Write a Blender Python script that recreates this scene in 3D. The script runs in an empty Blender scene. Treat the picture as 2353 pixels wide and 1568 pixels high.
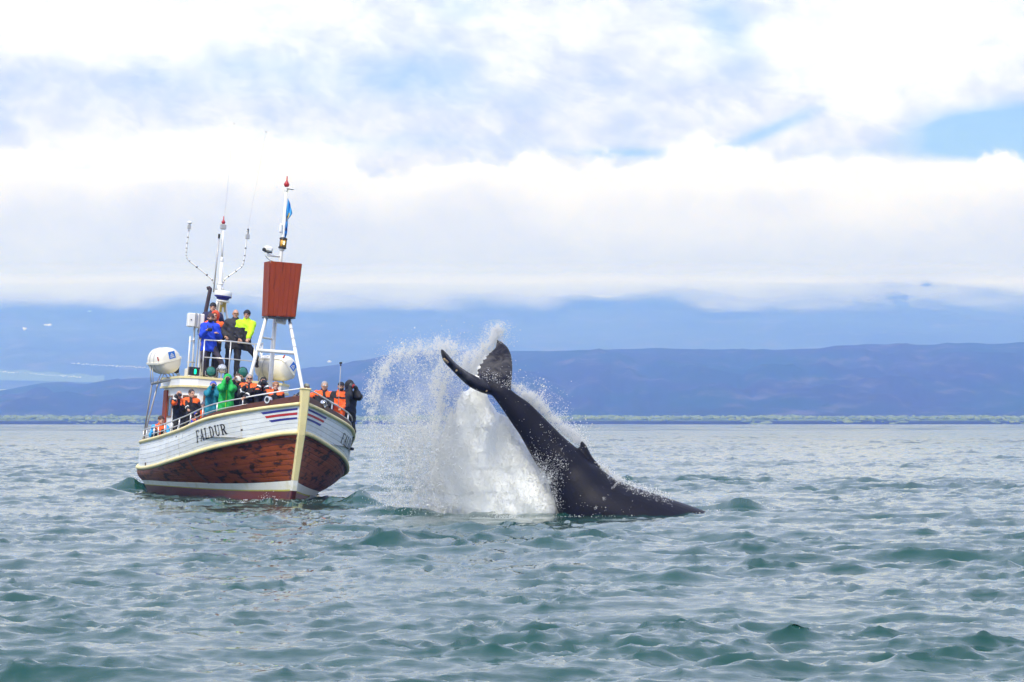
import bpy, math, random
import numpy as np
from mathutils import Vector, Matrix, Euler
from mathutils.bvhtree import BVHTree

random.seed(7)
RNG = np.random.default_rng(11)
PI = math.pi
scene = bpy.context.scene
COL = scene.collection

# ------------------------------------------------------------------ camera
CAM_H = 2.08                       # eye height of the photographer above the sea (m)
FPX, CU, HV = 7040.0, 1176.5, 970.0   # focal length / principal point / horizon row on a 2353 px wide frame
cam_data = bpy.data.cameras.new("viewpoint")
cam = bpy.data.objects.new("viewpoint", cam_data)
COL.objects.link(cam)
cam.location = (0, 0, CAM_H)
cam.rotation_euler = (PI / 2, 0, 0)
cam_data.sensor_width = 36.0
cam_data.lens = FPX / 2353.0 * 36.0
cam_data.shift_y = (HV - 784.0) / 2353.0
cam_data.clip_start = 0.5
cam_data.clip_end = 60000.0
scene.camera = cam

# ------------------------------------------------------------------ render set-up, exposure
scene.render.engine = 'CYCLES'
scene.view_settings.view_transform = 'Standard'
scene.view_settings.look = 'None'
scene.view_settings.exposure = 0.3
scene.view_settings.gamma = 1.0
scene.view_settings.use_curve_mapping = False
cy = scene.cycles
cy.use_denoising = True
try:
    cy.denoiser = 'OPENIMAGEDENOISE'
    cy.denoising_prefilter = 'ACCURATE'
except Exception:
    pass
cy.max_bounces = 14
cy.diffuse_bounces = 12
cy.glossy_bounces = 3
cy.transmission_bounces = 6
cy.transparent_max_bounces = 12
cy.volume_bounces = 4
cy.volume_max_steps = 256
cy.sample_clamp_indirect = 8.0


# ------------------------------------------------------------------ node helper
class NT:
    def __init__(s, nt):
        s.nt, s.n, s.l = nt, nt.nodes, nt.links

    def new(s, t, **kw):
        nd = s.n.new(t)
        for k, v in kw.items():
            setattr(nd, k, v)
        return nd

    def put(s, inp, v):
        if isinstance(v, bpy.types.NodeSocket):
            s.l.new(v, inp)
        else:
            inp.default_value = v

    def m(s, op, a, b=0.0, c=0.0, clamp=False):
        nd = s.new('ShaderNodeMath', operation=op, use_clamp=clamp)
        for i, v in enumerate((a, b, c)):
            s.put(nd.inputs[i], v)
        return nd.outputs[0]

    def vec(s, x, y, z=0.0):
        nd = s.new('ShaderNodeCombineXYZ')
        for i, v in enumerate((x, y, z)):
            s.put(nd.inputs[i], v)
        return nd.outputs[0]

    def sep(s, v):
        nd = s.new('ShaderNodeSeparateXYZ')
        s.put(nd.inputs[0], v)
        return nd.outputs

    def noise(s, v, scale, detail=4.0, rough=0.5, dist=0.0):
        nd = s.new('ShaderNodeTexNoise')
        s.put(nd.inputs['Vector'], v)
        nd.inputs['Scale'].default_value = scale
        nd.inputs['Detail'].default_value = detail
        nd.inputs['Roughness'].default_value = rough
        nd.inputs['Distortion'].default_value = dist
        return nd.outputs[0]

    def mix(s, f, a, b, blend='MIX'):
        nd = s.new('ShaderNodeMix', data_type='RGBA', blend_type=blend)
        s.put(nd.inputs[0], f)
        for i, v in ((6, a), (7, b)):
            if not isinstance(v, bpy.types.NodeSocket):
                v = tuple(v) + (1.0,) if len(v) == 3 else v
            s.put(nd.inputs[i], v)
        return nd.outputs[2]

    def smooth(s, x, lo, hi):
        nd = s.new('ShaderNodeMapRange', interpolation_type='SMOOTHSTEP')
        s.put(nd.inputs[0], x)
        nd.inputs[1].default_value = lo
        nd.inputs[2].default_value = hi
        nd.inputs[3].default_value = 0.0
        nd.inputs[4].default_value = 1.0
        return nd.outputs[0]

    def scalev(s, v, sc):
        nd = s.new('ShaderNodeVectorMath', operation='MULTIPLY')
        s.put(nd.inputs[0], v)
        nd.inputs[1].default_value = sc
        return nd.outputs[0]


# ------------------------------------------------------------------ world: sky with broken cloud
SUN_EL, SUN_AZ = math.radians(52), math.radians(205)     # azimuth from +Y towards +X
world = bpy.data.worlds.new("World")
scene.world = world
world.use_nodes = True
W = NT(world.node_tree)
W.n.clear()
out = W.new('ShaderNodeOutputWorld')
bg = W.new('ShaderNodeBackground')
SKY_STRENGTH = 0.1
bg.inputs['Strength'].default_value = SKY_STRENGTH
W.l.new(bg.outputs[0], out.inputs[0])
sky = W.new('ShaderNodeTexSky', sky_type='NISHITA')
sky.sun_disc = False
sky.sun_elevation = SUN_EL
sky.sun_rotation = SUN_AZ
sky.ozone_density = 2.0
sky.dust_density = 0.4
tc = W.new('ShaderNodeTexCoord')
dx, dy, dz = W.sep(tc.outputs['Generated'])
az = W.m('ARCTAN2', dx, dy)
el = W.m('ARCSINE', dz)
nv = W.vec(az, W.m('MULTIPLY', el, 2.0), 0.0)
n_big = W.noise(nv, 11.0, 7.0, 0.52, 0.35)
n_mid = W.noise(W.vec(W.m('ADD', az, 3.1), W.m('MULTIPLY', el, 1.5), 0.0), 34.0, 8.0, 0.55, 0.25)
n_edge = W.noise(W.vec(az, W.m('MULTIPLY', el, 0.6), 4.0), 28.0, 8.0, 0.6, 0.2)


def blob(u, v, su, sv, amp, slope=0.0):
    """soft patch of the sky around one direction; u,v in frame pixels"""
    a0, e0 = math.atan((u - CU) / FPX), math.atan((HV - v) / FPX)
    ca = W.m('SUBTRACT', az, a0)
    ce = W.m('SUBTRACT', W.m('SUBTRACT', el, e0), W.m('MULTIPLY', ca, -slope))
    a = W.m('DIVIDE', ca, su / FPX)
    e = W.m('DIVIDE', ce, sv / FPX)
    q = W.m('ADD', W.m('MULTIPLY', a, a), W.m('MULTIPLY', e, e))
    return W.m('MULTIPLY', W.m('EXPONENT', W.m('MULTIPLY', q, -0.5)), amp)


def total(lst):
    t = lst[0]
    for x in lst[1:]:
        t = W.m('ADD', t, x)
    return t


openings = total([blob(2300, 318, 125, 40, 2.3), blob(1770, 302, 95, 15, 0.8, -0.42), blob(560, 165, 230, 55, 0.55),
                  blob(1010, 175, 120, 48, 0.42), blob(1065, 18, 55, 26, 0.55), blob(1660, 70, 60, 60, 0.6, 0.5),
                  blob(860, 330, 220, 20, 0.45), blob(1440, 352, 110, 9, 0.55), blob(1960, 355, 130, 12, 0.25)])
whites = total([blob(350, 60, 420, 55, 0.5), blob(2010, 120, 230, 90, 0.6), blob(480, 352, 230, 30, 0.9),
                blob(1620, 525, 260, 40, 0.35), blob(2080, 395, 280, 24, 0.7), blob(2030, 500, 160, 40, 0.35)])
# the low bank of cloud: everything under a ragged upper edge
edge = W.m('ADD', math.atan((HV - 368) / FPX), W.m('ADD', W.m('MULTIPLY', W.m('SUBTRACT', n_edge, 0.5), 0.035), W.m('MULTIPLY', W.m('SUBTRACT', n_mid, 0.5), 0.02)))
bank = W.smooth(W.m('SUBTRACT', edge, el), -0.0012, 0.0045)
rim = W.m('MULTIPLY', bank, W.m('SUBTRACT', 1.0, W.smooth(W.m('SUBTRACT', edge, el), 0.004, 0.022)))
cover = W.m('ADD', 0.85, W.m('SUBTRACT', W.m('MULTIPLY', W.m('SUBTRACT', n_big, 0.5), 1.5), openings))
cover = W.m('ADD', cover, W.m('ADD', W.m('MULTIPLY', W.m('SUBTRACT', n_mid, 0.5), 1.0), W.m('MULTIPLY', whites, 0.6)))
cover = W.m('MAXIMUM', cover, W.m('MULTIPLY', bank, 1.25))
dens = W.smooth(cover, -0.35, 1.0)
n_fine = W.noise(W.vec(W.m('ADD', az, 7.7), W.m('ADD', W.m('MULTIPLY', el, 1.6), W.m('MULTIPLY', az, 0.35)), 1.0), 75.0, 7.0, 0.62, 0.5)
calm = W.m('SUBTRACT', 1.0, W.m('MULTIPLY', bank, 0.5))
vary = W.m('ADD', W.m('MULTIPLY', W.m('SUBTRACT', n_mid, 0.5), 1.5), W.m('ADD', W.m('MULTIPLY', W.m('SUBTRACT', n_big, 0.5), 0.8), W.m('MULTIPLY', W.m('SUBTRACT', n_fine, 0.5), 1.05)))
thick = W.smooth(W.m('ADD', W.m('ADD', whites, W.m('MULTIPLY', vary, calm)), W.m('MULTIPLY', rim, 0.55)), -0.45, 0.75)
k = 1.0 / SKY_STRENGTH
high = W.smooth(el, 0.030, 0.085)          # the bank near the horizon is greyer, the cloud above it is sunlit
cloud_lo = W.mix(high, tuple(c * k for c in (0.54, 0.64, 0.90)), tuple(c * k for c in (0.58, 0.64, 0.98)))
cloud_hi = W.mix(high, tuple(c * k for c in (0.60, 0.715, 0.99)), tuple(c * k for c in (1.08, 1.23, 1.54)))
c_cloud = W.mix(thick, cloud_lo, cloud_hi)
clear = W.mix(1.0, sky.outputs[0], (0.30, 0.62, 1.40), 'MULTIPLY')      # clear northern air between the clouds
W.l.new(W.mix(dens, clear, c_cloud), bg.inputs['Color'])

# ------------------------------------------------------------------ one soft sun behind thin cloud
sun_d = bpy.data.lights.new("sun", 'SUN')
sun_d.energy = 3.2
sun_d.angle = math.radians(9)
sun_d.color = (1.0, 0.965, 0.92)
sun = bpy.data.objects.new("sun", sun_d)
COL.objects.link(sun)
sdir = Vector((math.sin(SUN_AZ) * math.cos(SUN_EL), math.cos(SUN_AZ) * math.cos(SUN_EL), math.sin(SUN_EL)))
sun.rotation_euler = sdir.to_track_quat('Z', 'Y').to_euler()
sun.location = (0, -20, 60)


# ------------------------------------------------------------------ materials
def mat(name, col, rough=0.5, metal=0.0, var=0.15, scale=6.0, bump=0.0, bscale=40.0, dark=None, dark_amt=0.0,
        stretch=(1, 1, 1), spec=0.5, coat=0.0, emit=0.0, sub=0.0):
    m = bpy.data.materials.new(name)
    m.use_nodes = True
    N = NT(m.node_tree)
    b = N.n['Principled BSDF']
    co = N.scalev(N.new('ShaderNodeTexCoord').outputs['Object'], stretch)
    lo = tuple(c * (1 - var) for c in col)
    hi = tuple(min(1.0, c * (1 + var)) for c in col)
    c = N.mix(N.noise(co, scale, 4.0, 0.6), lo, hi)
    if dark is not None:
        f = N.m('MULTIPLY', N.smooth(N.noise(co, scale * 0.7, 6.0, 0.65, 0.3), 0.52, 0.68), dark_amt)
        c = N.mix(f, c, dark)
    N.l.new(c, b.inputs['Base Color'])
    b.inputs['Roughness'].default_value = rough
    b.inputs['Metallic'].default_value = metal
    b.inputs['Specular IOR Level'].default_value = spec
    b.inputs['Coat Weight'].default_value = coat
    if sub:
        b.inputs['Subsurface Weight'].default_value = sub
        b.inputs['Subsurface Radius'].default_value = (0.02, 0.008, 0.004)
    if emit:
        b.inputs['Emission Color'].default_value = tuple(col) + (1,)
        b.inputs['Emission Strength'].default_value = emit
    if bump:
        bn = N.new('ShaderNodeBump')
        bn.inputs['Strength'].default_value = bump
        bn.inputs['Distance'].default_value = 0.02
        N.l.new(N.noise(co, bscale, 4.0, 0.6), bn.inputs['Height'])
        N.l.new(bn.outputs[0], b.inputs['Normal'])
    return m


# ------------------------------------------------------------------ object helpers
def mesh_obj(name, verts, faces, mats, parent=None, smooth=False, fmat=None, matrix=None):
    me = bpy.data.meshes.new(name)
    if isinstance(verts, np.ndarray) and isinstance(faces, np.ndarray):
        nv_, nf_, k_ = len(verts), len(faces), faces.shape[1]
        me.vertices.add(nv_)
        me.vertices.foreach_set('co', np.ascontiguousarray(verts, np.float32).ravel())
        me.loops.add(nf_ * k_)
        me.loops.foreach_set('vertex_index', np.ascontiguousarray(faces, np.int32).ravel())
        me.polygons.add(nf_)
        me.polygons.foreach_set('loop_start', np.arange(0, nf_ * k_, k_, dtype=np.int32))
        me.update(calc_edges=True)
    else:
        me.from_pydata([tuple(v) for v in verts], [], [tuple(f) for f in faces])
        me.update()
    if not isinstance(mats, (list, tuple)):
        mats = [mats]
    for m in mats:
        me.materials.append(m)
    if fmat is not None:
        me.polygons.foreach_set('material_index', np.asarray(fmat, np.int32))
    if smooth:
        me.polygons.foreach_set('use_smooth', np.ones(len(me.polygons), bool))
    o = bpy.data.objects.new(name, me)
    COL.objects.link(o)
    if parent is not None:
        o.parent = parent
    if matrix is not None:
        o.matrix_world = matrix
    return o


def empty(name, matrix):
    o = bpy.data.objects.new(name, None)
    o.empty_display_size = 0.2
    COL.objects.link(o)
    o.matrix_world = matrix
    return o


def tag(o, label=None, cat=None, group=None, kind=None):
    for k_, v_ in (('label', label), ('category', cat), ('group', group), ('kind', kind)):
        if v_ is not None:
            o[k_] = v_
    return o


def V(*a):
    return np.array(a, float)


class MB:
    """collects simple solids into one mesh"""
    def __init__(s):
        s.v, s.f, s.mi = [], [], []

    def add(s, vs, fs, mi=0):
        o = len(s.v)
        s.v += [tuple(map(float, x)) for x in vs]
        s.f += [tuple(i + o for i in f) for f in fs]
        s.mi += [mi] * len(fs)
        return s

    def hexa(s, p, mi=0):      # 8 corners: bottom ring 0-3, top ring 4-7
        return s.add(p, [(3, 2, 1, 0), (4, 5, 6, 7), (0, 1, 5, 4), (1, 2, 6, 5), (2, 3, 7, 6), (3, 0, 4, 7)], mi)

    def box(s, c, d, rot=None, mi=0, bev=0.0):
        c = np.asarray(c, float)
        h = np.asarray(d, float) / 2
        R = np.eye(3) if rot is None else np.array(Euler(rot).to_matrix())
        if bev <= 0:
            p = [V(x, y, -h[2]) for x, y in ((-h[0], -h[1]), (h[0], -h[1]), (h[0], h[1]), (-h[0], h[1]))]
            p += [V(q[0], q[1], h[2]) for q in p]
            return s.hexa([c + R @ q for q in p], mi)
        b = min(bev, h.min() * 0.9)
        rings = []
        for z, ins in ((-h[2], b), (-h[2] + b, 0), (h[2] - b, 0), (h[2], b)):
            x, y = h[0] - ins, h[1] - ins
            cc = b if ins == 0 else b * 0.6
            rings.append([V(a, e, z) for a, e in ((-x + cc, -y), (x - cc, -y), (x, -y + cc), (x, y - cc),
                                                   (x - cc, y), (-x + cc, y), (-x, y - cc), (-x, -y + cc))])
        vs = [c + R @ q for r in rings for q in r]
        fs = [tuple(range(7, -1, -1)), tuple(range(24, 32))]
        for k_ in range(3):
            for i in range(8):
                j = (i + 1) % 8
                fs.append((k_ * 8 + i, k_ * 8 + j, k_ * 8 + 8 + j, k_ * 8 + 8 + i))
        return s.add(vs, fs, mi)

    def tube(s, path, r, n=8, mi=0, cap=True):
        P = [np.asarray(p, float) for p in path]
        rs = [r] * len(P) if np.isscalar(r) else list(r)
        up = None
        vs, fs = [], []
        for i, p in enumerate(P):
            t = P[min(i + 1, len(P) - 1)] - P[max(i - 1, 0)]
            t = t / (np.linalg.norm(t) + 1e-12)
            if up is None:
                up = V(0, 0, 1) if abs(t[2]) < 0.9 else V(1, 0, 0)
            a = np.cross(t, up)
            a /= np.linalg.norm(a) + 1e-12
            b = np.cross(a, t)
            up = b
            for k_ in range(n):
                an = 2 * PI * k_ / n
                vs.append(p + rs[i] * (a * math.cos(an) + b * math.sin(an)))
        for i in range(len(P) - 1):
            for k_ in range(n):
                j = (k_ + 1) % n
                fs.append((i * n + k_, i * n + j, (i + 1) * n + j, (i + 1) * n + k_))
        if cap:
            fs.append(tuple(range(n - 1, -1, -1)))
            fs.append(tuple((len(P) - 1) * n + k_ for k_ in range(n)))
        return s.add(vs, fs, mi)

    def lathe(s, base, axis, prof, n=16, mi=0):
        """prof = [(radius, distance along axis)]"""
        a = np.asarray(axis, float)
        a /= np.linalg.norm(a)
        path = [np.asarray(base, float) + a * h for _, h in prof]
        x = np.cross(a, V(0, 0, 1) if abs(a[2]) < 0.9 else V(1, 0, 0))
        x /= np.linalg.norm(x)
        y = np.cross(a, x)
        vs, fs = [], []
        for (r, _), p in zip(prof, path):
            for k_ in range(n):
                an = 2 * PI * k_ / n
                vs.append(p + max(r, 1e-4) * (x * math.cos(an) + y * math.sin(an)))
        for i in range(len(prof) - 1):
            for k_ in range(n):
                j = (k_ + 1) % n
                fs.append((i * n + k_, i * n + j, (i + 1) * n + j, (i + 1) * n + k_))
        fs.append(tuple(range(n - 1, -1, -1)))
        fs.append(tuple((len(prof) - 1) * n + k_ for k_ in range(n)))
        return s.add(vs, fs, mi)

    def grid(s, P, mi=0):
        """P: list of rows of points"""
        r, c = len(P), len(P[0])
        vs = [p for row in P for p in row]
        fs = [(i * c + j, i * c + j + 1, (i + 1) * c + j + 1, (i + 1) * c + j) for i in range(r - 1) for j in range(c - 1)]
        return s.add(vs, fs, mi)

    def build(s, name, m, parent=None, smooth=False, matrix=None):
        o = mesh_obj(name, s.v, s.f, m, parent, smooth, s.mi, matrix)
        bm_fix(o.data)
        return o


def bm_fix(me):
    import bmesh
    bm = bmesh.new()
    bm.from_mesh(me)
    bmesh.ops.recalc_face_normals(bm, faces=bm.faces)
    bm.to_mesh(me)
    bm.free()


def auto_smooth(o, deg=40):
    me = o.data
    me.polygons.foreach_set('use_smooth', np.ones(len(me.polygons), bool))
    try:
        me.set_sharp_from_angle(angle=math.radians(deg))
    except Exception:
        pass
    return o


# ------------------------------------------------------------------ signed-distance mesher (bodies, clothes)
def sdf_eval(prims, P, k):
    """prims: ('cap',a,b,ra,rb) | ('ell',c,r[,R]); smooth union with blend k; ('-',...) subtracts afterwards"""
    d, who = None, None
    for i, q in enumerate(prims):
        sub = q[0] == '-'
        if sub:
            q = q[1]
        if q[0] == 'cap':
            a, b = np.float32(q[1]), np.float32(q[2])
            ab = b - a
            t = np.clip(((P - a) @ ab) / (ab @ ab + 1e-9), 0, 1)
            e = np.linalg.norm(P - a - t[..., None] * ab, axis=-1) - (q[3] + (q[4] - q[3]) * t)
        else:
            c, r = np.float32(q[1]), np.float32(q[2])
            X = P - c
            if len(q) > 3:
                X = X @ np.float32(q[3])
            k0 = np.linalg.norm(X / r, axis=-1)
            k1 = np.linalg.norm(X / (r * r), axis=-1) + 1e-9
            e = k0 * (k0 - 1) / k1
        if d is None:
            d, who = e, np.zeros(e.shape, np.int16)
        elif sub:
            d = np.maximum(d, -e)
        else:
            who = np.where(e < d, np.int16(i), who)
            h = np.clip(0.5 + 0.5 * (d - e) / k, 0, 1)
            d = d * (1 - h) + e * h - k * h * (1 - h)
    return d, who


def sdf_mesh(prims, h, k=0.03, pad=0.03):
    lo, hi = np.full(3, 1e9), np.full(3, -1e9)
    for q in prims:
        if q[0] == '-':
            continue
        if q[0] == 'cap':
            for p, r in ((q[1], q[3]), (q[2], q[4])):
                lo, hi = np.minimum(lo, np.asarray(p) - r), np.maximum(hi, np.asarray(p) + r)
        else:
            r = np.max(q[2]) if len(q) > 3 else np.asarray(q[2])
            lo, hi = np.minimum(lo, np.asarray(q[1]) - r), np.maximum(hi, np.asarray(q[1]) + r)
    lo, hi = lo - pad - h, hi + pad + h
    n = np.ceil((hi - lo) / h).astype(int) + 1
    ax = [np.float32(lo[i] + h * np.arange(n[i])) for i in range(3)]
    G = np.stack(np.meshgrid(*ax, indexing='ij'), -1)
    D, _ = sdf_eval(prims, G, k)
    v, f = surface_nets(D, lo, h)
    # who: nearest primitive at face centres
    fc = v[f].mean(1).astype(np.float32)
    _, who = sdf_eval(prims, fc, k)
    return v, f, fc, who


def surface_nets(D, lo, h):
    nx, ny, nz = D.shape
    ins = D < 0
    acc = np.zeros((nx - 1, ny - 1, nz - 1, 3))
    cnt = np.zeros((nx - 1, ny - 1, nz - 1))
    sl = {0: slice(0, -1), 1: slice(1, None)}
    for axis in range(3):
        o1, o2 = [a for a in range(3) if a != axis]
        for i in (0, 1):
            for j in (0, 1):
                idx0, idx1 = [None] * 3, [None] * 3
                idx0[axis], idx1[axis] = sl[0], sl[1]
                idx0[o1] = idx1[o1] = sl[i]
                idx0[o2] = idx1[o2] = sl[j]
                a, b = D[tuple(idx0)], D[tuple(idx1)]
                cr = (a < 0) != (b < 0)
                t = np.where(cr, a / np.where(cr, a - b, 1), 0)
                acc[..., axis] += np.where(cr, t, 0)
                acc[..., o1] += np.where(cr, i, 0)
                acc[..., o2] += np.where(cr, j, 0)
                cnt += cr
    act = cnt > 0
    vid = np.full(act.shape, -1, int)
    vid[act] = np.arange(act.sum())
    ijk = np.argwhere(act)
    verts = lo + h * (ijk + acc[act] / cnt[act][:, None])
    faces = []
    for axis in range(3):
        o1, o2 = [(1, 2), (2, 0), (0, 1)][axis]
        s0, s1 = [slice(None)] * 3, [slice(None)] * 3
        s0[axis], s1[axis] = sl[0], sl[1]
        a, b = ins[tuple(s0)], ins[tuple(s1)]
        cr = np.argwhere(a != b)
        flip = a[tuple(cr.T)]
        ok = (cr[:, o1] > 0) & (cr[:, o2] > 0) & (cr[:, o1] < D.shape[o1] - 1) & (cr[:, o2] < D.shape[o2] - 1)
        cr, flip = cr[ok], flip[ok]
        q = []
        for da, db in ((0, 0), (1, 0), (1, 1), (0, 1)):
            c = cr.copy()
            c[:, o1] -= da
            c[:, o2] -= db
            q.append(vid[tuple(c.T)])
        q = np.stack(q, 1)
        q[~flip] = q[~flip][:, ::-1]
        faces.append(q[:, ::-1])
    f = np.concatenate(faces)[:, ::-1]
    return verts, f[(f >= 0).all(1)]

# ================================================================== SETTING
def noise1(x, seed, octs=5, base_f=1.0, gain=0.5):
    r = np.random.default_rng(seed)
    o = np.zeros_like(x)
    a = 1.0
    for i in range(octs):
        f = base_f * 2 ** i
        t = r.uniform(-1, 1, 4096)
        q = x * f + 1000 * i + 17.3
        j = np.floor(q).astype(int)
        w = q - j
        w = w * w * (3 - 2 * w)
        o += a * (t[j % 4096] * (1 - w) + t[(j + 1) % 4096] * w)
        a *= gain
    return o


def noise2(x, y, seed, octs=5, gain=0.5):
    r = np.random.default_rng(seed)
    o = np.zeros_like(x)
    a = 1.0
    for i in range(octs):
        t = r.uniform(-1, 1, (256, 256))
        qx, qy = x * 2 ** i + 31.7 * i, y * 2 ** i + 11.3 * i
        ix, iy = np.floor(qx).astype(int), np.floor(qy).astype(int)
        wx, wy = qx - ix, qy - iy
        wx, wy = wx * wx * (3 - 2 * wx), wy * wy * (3 - 2 * wy)
        ix, iy, jx, jy = ix % 256, iy % 256, (ix + 1) % 256, (iy + 1) % 256
        o += a * ((t[ix, iy] * (1 - wx) + t[jx, iy] * wx) * (1 - wy) + (t[ix, jy] * (1 - wx) + t[jx, jy] * wx) * wy)
        a *= gain
    return o


# ------------------------------------------------------------------ sea: wind waves from a directional spectrum
def wave_tile(n, size, lam_p, hs, ang, seed, lam_min=0.0, spread=2.0):
    r = np.random.default_rng(seed)
    kk = 2 * PI * np.fft.fftfreq(n, size / n)
    kx, ky = np.meshgrid(kk, kk, indexing='ij')
    k_ = np.hypot(kx, ky) + 1e-9
    kp = 2 * PI / lam_p
    c = np.cos(np.arctan2(ky, kx) - ang)
    S = k_ ** -4.0 * np.exp(-1.1 * (kp / k_) ** 2) * (0.12 + np.abs(c) ** spread) * np.where(c > 0, 1.0, 0.35)
    S[k_ < kp * 0.35] = 0
    if lam_min:
        S *= np.exp(-(k_ * lam_min / (2 * PI)) ** 2)
    A = np.sqrt(S) * (r.normal(size=S.shape) + 1j * r.normal(size=S.shape))
    Z = np.fft.ifft2(A)
    sc = hs / (4 * np.std(Z.real))
    z = Z.real * sc
    dxx = np.fft.ifft2(-1j * kx / k_ * A).real * sc
    dyy = np.fft.ifft2(-1j * ky / k_ * A).real * sc
    return z, dxx, dyy


def sample_tile(T, size, x, y):
    n = T.shape[0]
    fx, fy = (x / size * n) % n, (y / size * n) % n
    i, j = fx.astype(int), fy.astype(int)
    a, b = fx - i, fy - j
    i %= n
    j %= n
    i1, j1 = (i + 1) % n, (j + 1) % n
    return T[i, j] * (1 - a) * (1 - b) + T[i1, j] * a * (1 - b) + T[i, j1] * (1 - a) * b + T[i1, j1] * a * b


TILES = [(61.0, wave_tile(768, 61.0, 4.0, 0.17, math.radians(-102), 3, 0.25, 5.0)),
         (7.1, wave_tile(256, 7.1, 0.55, 0.042, math.radians(-95), 9, 0.05, 1.5)),
         (17.3, wave_tile(512, 17.3, 1.35, 0.082, math.radians(-78), 5, 0.06, 2.0))]


def px_ground(u, v):
    """point of the sea under a frame pixel"""
    d = FPX * CAM_H / (v - HV)
    return (u - CU) / FPX * d, d


# single waves the photograph shows: (u, v at foot, half width m, half depth m, height m)
BUMPS = [(818, 1163, 0.60, 0.42, 0.34), (770, 1160, 0.55, 0.35, 0.22), (905, 1184, 0.85, 0.30, 0.17), (1735, 1174, 0.55, 0.3, 0.20),
         (1640, 1174, 1.1, 0.3, 0.10), (620, 1160, 0.40, 0.3, 0.16), (470, 1163, 1.2, 0.35, 0.18), (312, 1128, 0.8, 0.5, 0.30),
         (235, 1140, 0.9, 0.5, 0.22), (1535, 1336, 0.55, 0.35, 0.16), (850, 1256, 0.9, 0.35, 0.14)]


def sea_height(x, y, d):
    z = np.zeros_like(x)
    ox, oy = np.zeros_like(x), np.zeros_like(x)
    far = np.clip(1.25 - d / 900.0, 0.5, 1.0)
    for (size, (tz, tx, ty)), ch in zip(TILES, (-1.5, -0.9, -1.15)):
        # gusts: the chop comes and goes in patches some metres wide
        g = np.clip(0.95 + 0.75 * noise2(x / (size * 0.16) + 9, y / (size * 0.22) + 5, 61, 3, 0.6), 0.42, 1.9)
        z += sample_tile(tz, size, x, y) * g
        ox += sample_tile(tx, size, x, y) * ch * g
        oy += sample_tile(ty, size, x, y) * ch * g
    calm = 1.0 - 0.6 * np.exp(-((x - 1.0) / 3.0) ** 2 - ((y - 66.5) / 3.0) ** 2)
    z, ox, oy = z * far * calm, ox * far * calm, oy * far * calm
    for u, v, wx, wy, hh in BUMPS:
        bx, by = px_ground(u, v)
        by += wy * 0.6
        r = ((x - bx) / wx) ** 2 + ((y - by) / wy) ** 2
        near = r < 9
        wob = np.ones_like(r)
        wob[near] = 1 + 0.38 * noise2(x[near] * 1.9 + 50, y[near] * 2.6, 91, 3, 0.5)
        z += hh * np.exp(-r) * wob
        oy += -0.28 * hh * np.exp(-r)
    return z, ox, oy


rows = [13.0]
while rows[-1] < 700:
    rows.append(rows[-1] * 1.0036)
rows = np.array(rows)
cols = np.concatenate([np.linspace(-0.62, -0.185, 46, endpoint=False), np.linspace(-0.185, 0.185, 420), np.linspace(0.185, 0.62, 47)[1:]])
DD, SS = np.meshgrid(rows, cols, indexing='ij')
WX, WY = DD * SS, DD
z, ox, oy = sea_height(WX, WY, DD)
calm_rim = np.clip((0.62 - np.abs(SS)) / 0.03, 0, 1) * np.clip((DD - 13.0) / 0.6, 0, 1)
wv = np.stack([WX + ox * calm_rim, WY + oy * calm_rim, z * calm_rim], -1).reshape(-1, 3)
nr, nc = len(rows), len(cols)
ii = np.arange(nr * nc).reshape(nr, nc)
wf = np.stack([ii[:-1, :-1], ii[:-1, 1:], ii[1:, 1:], ii[1:, :-1]], -1).reshape(-1, 4)
# far water: the same chop, built as low ridges a metre or so apart
fr = np.concatenate([[rows[-1]], np.arange(rows[-1] + 1.2, 2480, 1.6), [3000, 5200]])
fcs = np.linspace(-0.62, 0.62, 110)
FD, FS_ = np.meshgrid(fr, fcs, indexing='ij')
fzr = RNG.normal(size=FD.shape)
fzr = (fzr + 0.8 * np.roll(fzr, 1, 1) + 0.5 * np.roll(fzr, -1, 1)) / 1.4 * 0.085
fzr[-2:] = 0
fpts = np.stack([FD * FS_, FD, fzr], -1).reshape(-1, 3)
fi = np.arange(FD.size).reshape(FD.shape) + len(wv)
ffs = np.stack([fi[:-1, :-1], fi[:-1, 1:], fi[1:, 1:], fi[1:, :-1]], -1).reshape(-1, 4)
wv, wf = np.concatenate([wv, fpts]), np.concatenate([wf, ffs])
# the rest of the sea round the viewer, down to the horizon on every side
rim_l, rim_r = ii[:, 0], ii[:, -1]
ext = []
extf = []
b0 = len(wv)
ext += [(-7000, 5200, 0), (7000, 5200, 0), (-7000, 13, 0), (7000, 13, 0), (-7000, -4000, 0), (7000, -4000, 0)]
step = list(range(0, nr - 1, 12)) + [nr - 1]
rim_l, rim_r = np.append(rim_l, fi[-1, 0]), np.append(rim_r, fi[-1, -1])
rows = np.append(rows, 5200.0)
step.append(nr)
for a_, b_ in zip(step[:-1], step[1:]):
    pass
base_l = len(wv) + len(ext)
left_pts = [(-7000, rows[i], 0) for i in step]
right_pts = [(7000, rows[i], 0) for i in step]
ext += left_pts + right_pts
for q in range(len(step) - 1):
    l0, l1 = base_l + q, base_l + q + 1
    r0, r1 = base_l + len(step) + q, base_l + len(step) + q + 1
    extf.append((l0, rim_l[step[q]], rim_l[step[q + 1]], l1))
    extf.append((rim_r[step[q]], r0, r1, rim_r[step[q + 1]]))
extf.append((b0 + 4, b0 + 5, b0 + 3, b0 + 2))
wv = np.concatenate([wv, np.array(ext, float)])
wf = np.concatenate([wf, np.array(extf, int)])

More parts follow.
